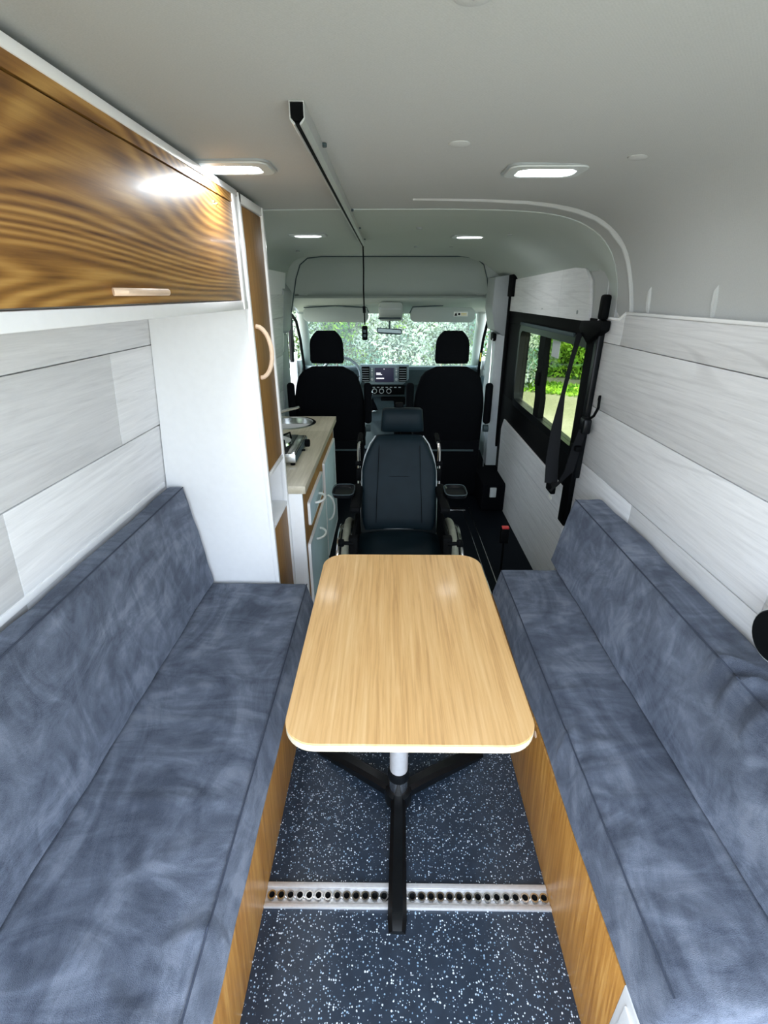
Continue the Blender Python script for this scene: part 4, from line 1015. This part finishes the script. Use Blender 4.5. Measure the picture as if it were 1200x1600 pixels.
# ============================================================ BELTS, BUCKLES, SMALL THINGS
sb = thing('seat_belt', 'black seat belt hanging beside the sliding door window', 'seat belt', (.91, 2.27, .64))
obj('height_adjuster', MB().box(.895, .93, 2.20, 2.25, 1.50, 1.60, .012), M['black'], sb)
obj('belt_guide', MB().prism([(2.16, 1.50), (2.40, 1.49), (2.42, 1.455), (2.30, 1.40), (2.16, 1.46)], .885, .925, 'X', r=.006), M['black'], sb)
obj('pillar_track', MB().box(.905, .932, 2.215, 2.255, .78, 1.50, .005), M['blackgloss'], sb)
obj('pillar_cover', MB().box(.905, .935, 2.255, 2.345, .50, 1.46, .006), M['black'], sb)
obj('webbing', MB().ribbon([(.875, 2.36, 1.44), (.87, 2.40, 1.30), (.862, 2.42, 1.15), (.855, 2.42, .98), (.85, 2.40, .82), (.848, 2.36, .70)], [.035, .022, .02, .05, .062, .065], [(1, .5, 0), (1, .2, 0), (1, -.1, 0), (1, -.2, 0), (1, -.2, 0), (1, -.2, 0)], .0016), M['webbing'], sb)
obj('webbing', MB().ribbon([(.845, 2.36, .685), (.842, 2.30, .70), (.85, 2.25, .74), (.872, 2.21, .82), (.88, 2.19, .95), (.886, 2.16, 1.04)], [.045, .05, .055, .05, .045, .045], [(.5, .6, 1), (.5, .3, 1), (.8, .3, .8), (1, .2, 0), (1, .2, 0), (1, .2, .1)], .0016), M['webbing'], sb)
obj('tongue', MB().box(.835, .862, 2.31, 2.40, .655, .695, .008), M['black'], sb)
obj('buckle_bar', MB().box(.868, .90, 2.16, 2.24, .93, .955, .006), M['black'], sb)
obj('fastener', MB().box(.875, .912, 2.135, 2.20, 1.02, 1.09, .01), M['blackgloss'], sb)
obj('hook', MB().tube([(.90, 2.165, 1.08), (.905, 2.12, 1.11), (.91, 2.10, 1.15), (.912, 2.11, 1.20), (.915, 2.12, 1.18)], .006, 8), M['black'], sb)
obj('tag', MB().box(.838, .842, 2.30, 2.34, .632, .648), M['label'], sb)

pb = thing('front_seat_belt', 'grey front seat belt running down the passenger side pillar', 'seat belt', (.83, 4.1, .2))
obj('guide_loop', MB().box(.82, .85, 4.05, 4.16, 1.26, 1.32, .012), M['black'], pb)
obj('webbing', MB().ribbon([(.828, 4.08, 1.29), (.822, 4.03, 1.10), (.815, 4.0, .8), (.812, 3.98, .5), (.815, 3.96, .25)], .045, (.2, 1, 0), .0016), M['plastic_grey'], pb)
obj('chrome_edge', MB().tube([(.82, 4.05, 1.28), (.812, 4.0, 1.10), (.805, 3.97, .8), (.80, 3.95, .55)], .004, 6), M['chrome'], pb)

bk = thing('buckle_stalk', 'black belt buckle with red button standing on a stalk behind the right bench', 'buckle', (.66, 2.42, 0))
obj('stalk', MB().tube([(.655, 2.42, .0), (.652, 2.41, .20), (.648, 2.40, .33)], [.010, .007, .007], 8), M['black'], bk)
obj('buckle', MB().box(.622, .672, 2.385, 2.412, .325, .425, .007), M['black'], bk)
obj('release_button', MB().box(.628, .666, 2.383, 2.409, .417, .429, .003), M['red'], bk)

for i, (xx, lab) in enumerate(((.60, 'long floor rail for tying down the wheelchair, nearer the aisle'), (.655, 'long floor rail for tying down the wheelchair, nearer the side door'))):
    f_ = tag(obj('tie_down_rail', MB().box(xx - .003, xx + .003, 2.26, 3.6, 0, .010, .001), M['steel']), lab, 'rail', 'wheelchair tie-down rails')
lk = thing('tie_down_fitting', 'shiny metal tie-down fitting on the floor beside the right bench', 'fitting', (.60, 2.05, 0))
obj('plate', MB().box(.57, .62, 1.93, 2.16, 0, .02, .004), M['chrome'], lk)
obj('ratchet', MB().tube([(.595, 1.96, .03), (.59, 2.02, .07), (.60, 2.08, .05), (.595, 2.13, .08)], .012, 8), M['chrome'], lk)
obj('lever', MB().box(.58, .61, 2.05, 2.14, .075, .09, .004), M['chrome'], lk)
tag(obj('wall_socket', MB().box(.80, .85, 3.53, 3.545, .13, .21, .004), M['plastic_light']), 'small pale grey plate on the dark step box below the pillar', 'plate')
tag(obj('floor_plate', MB().box(.43, .62, 3.55, 3.60, 0, .012, .003), M['steel']), 'flat silver strip on the dark floor behind the passenger seat', 'strip')
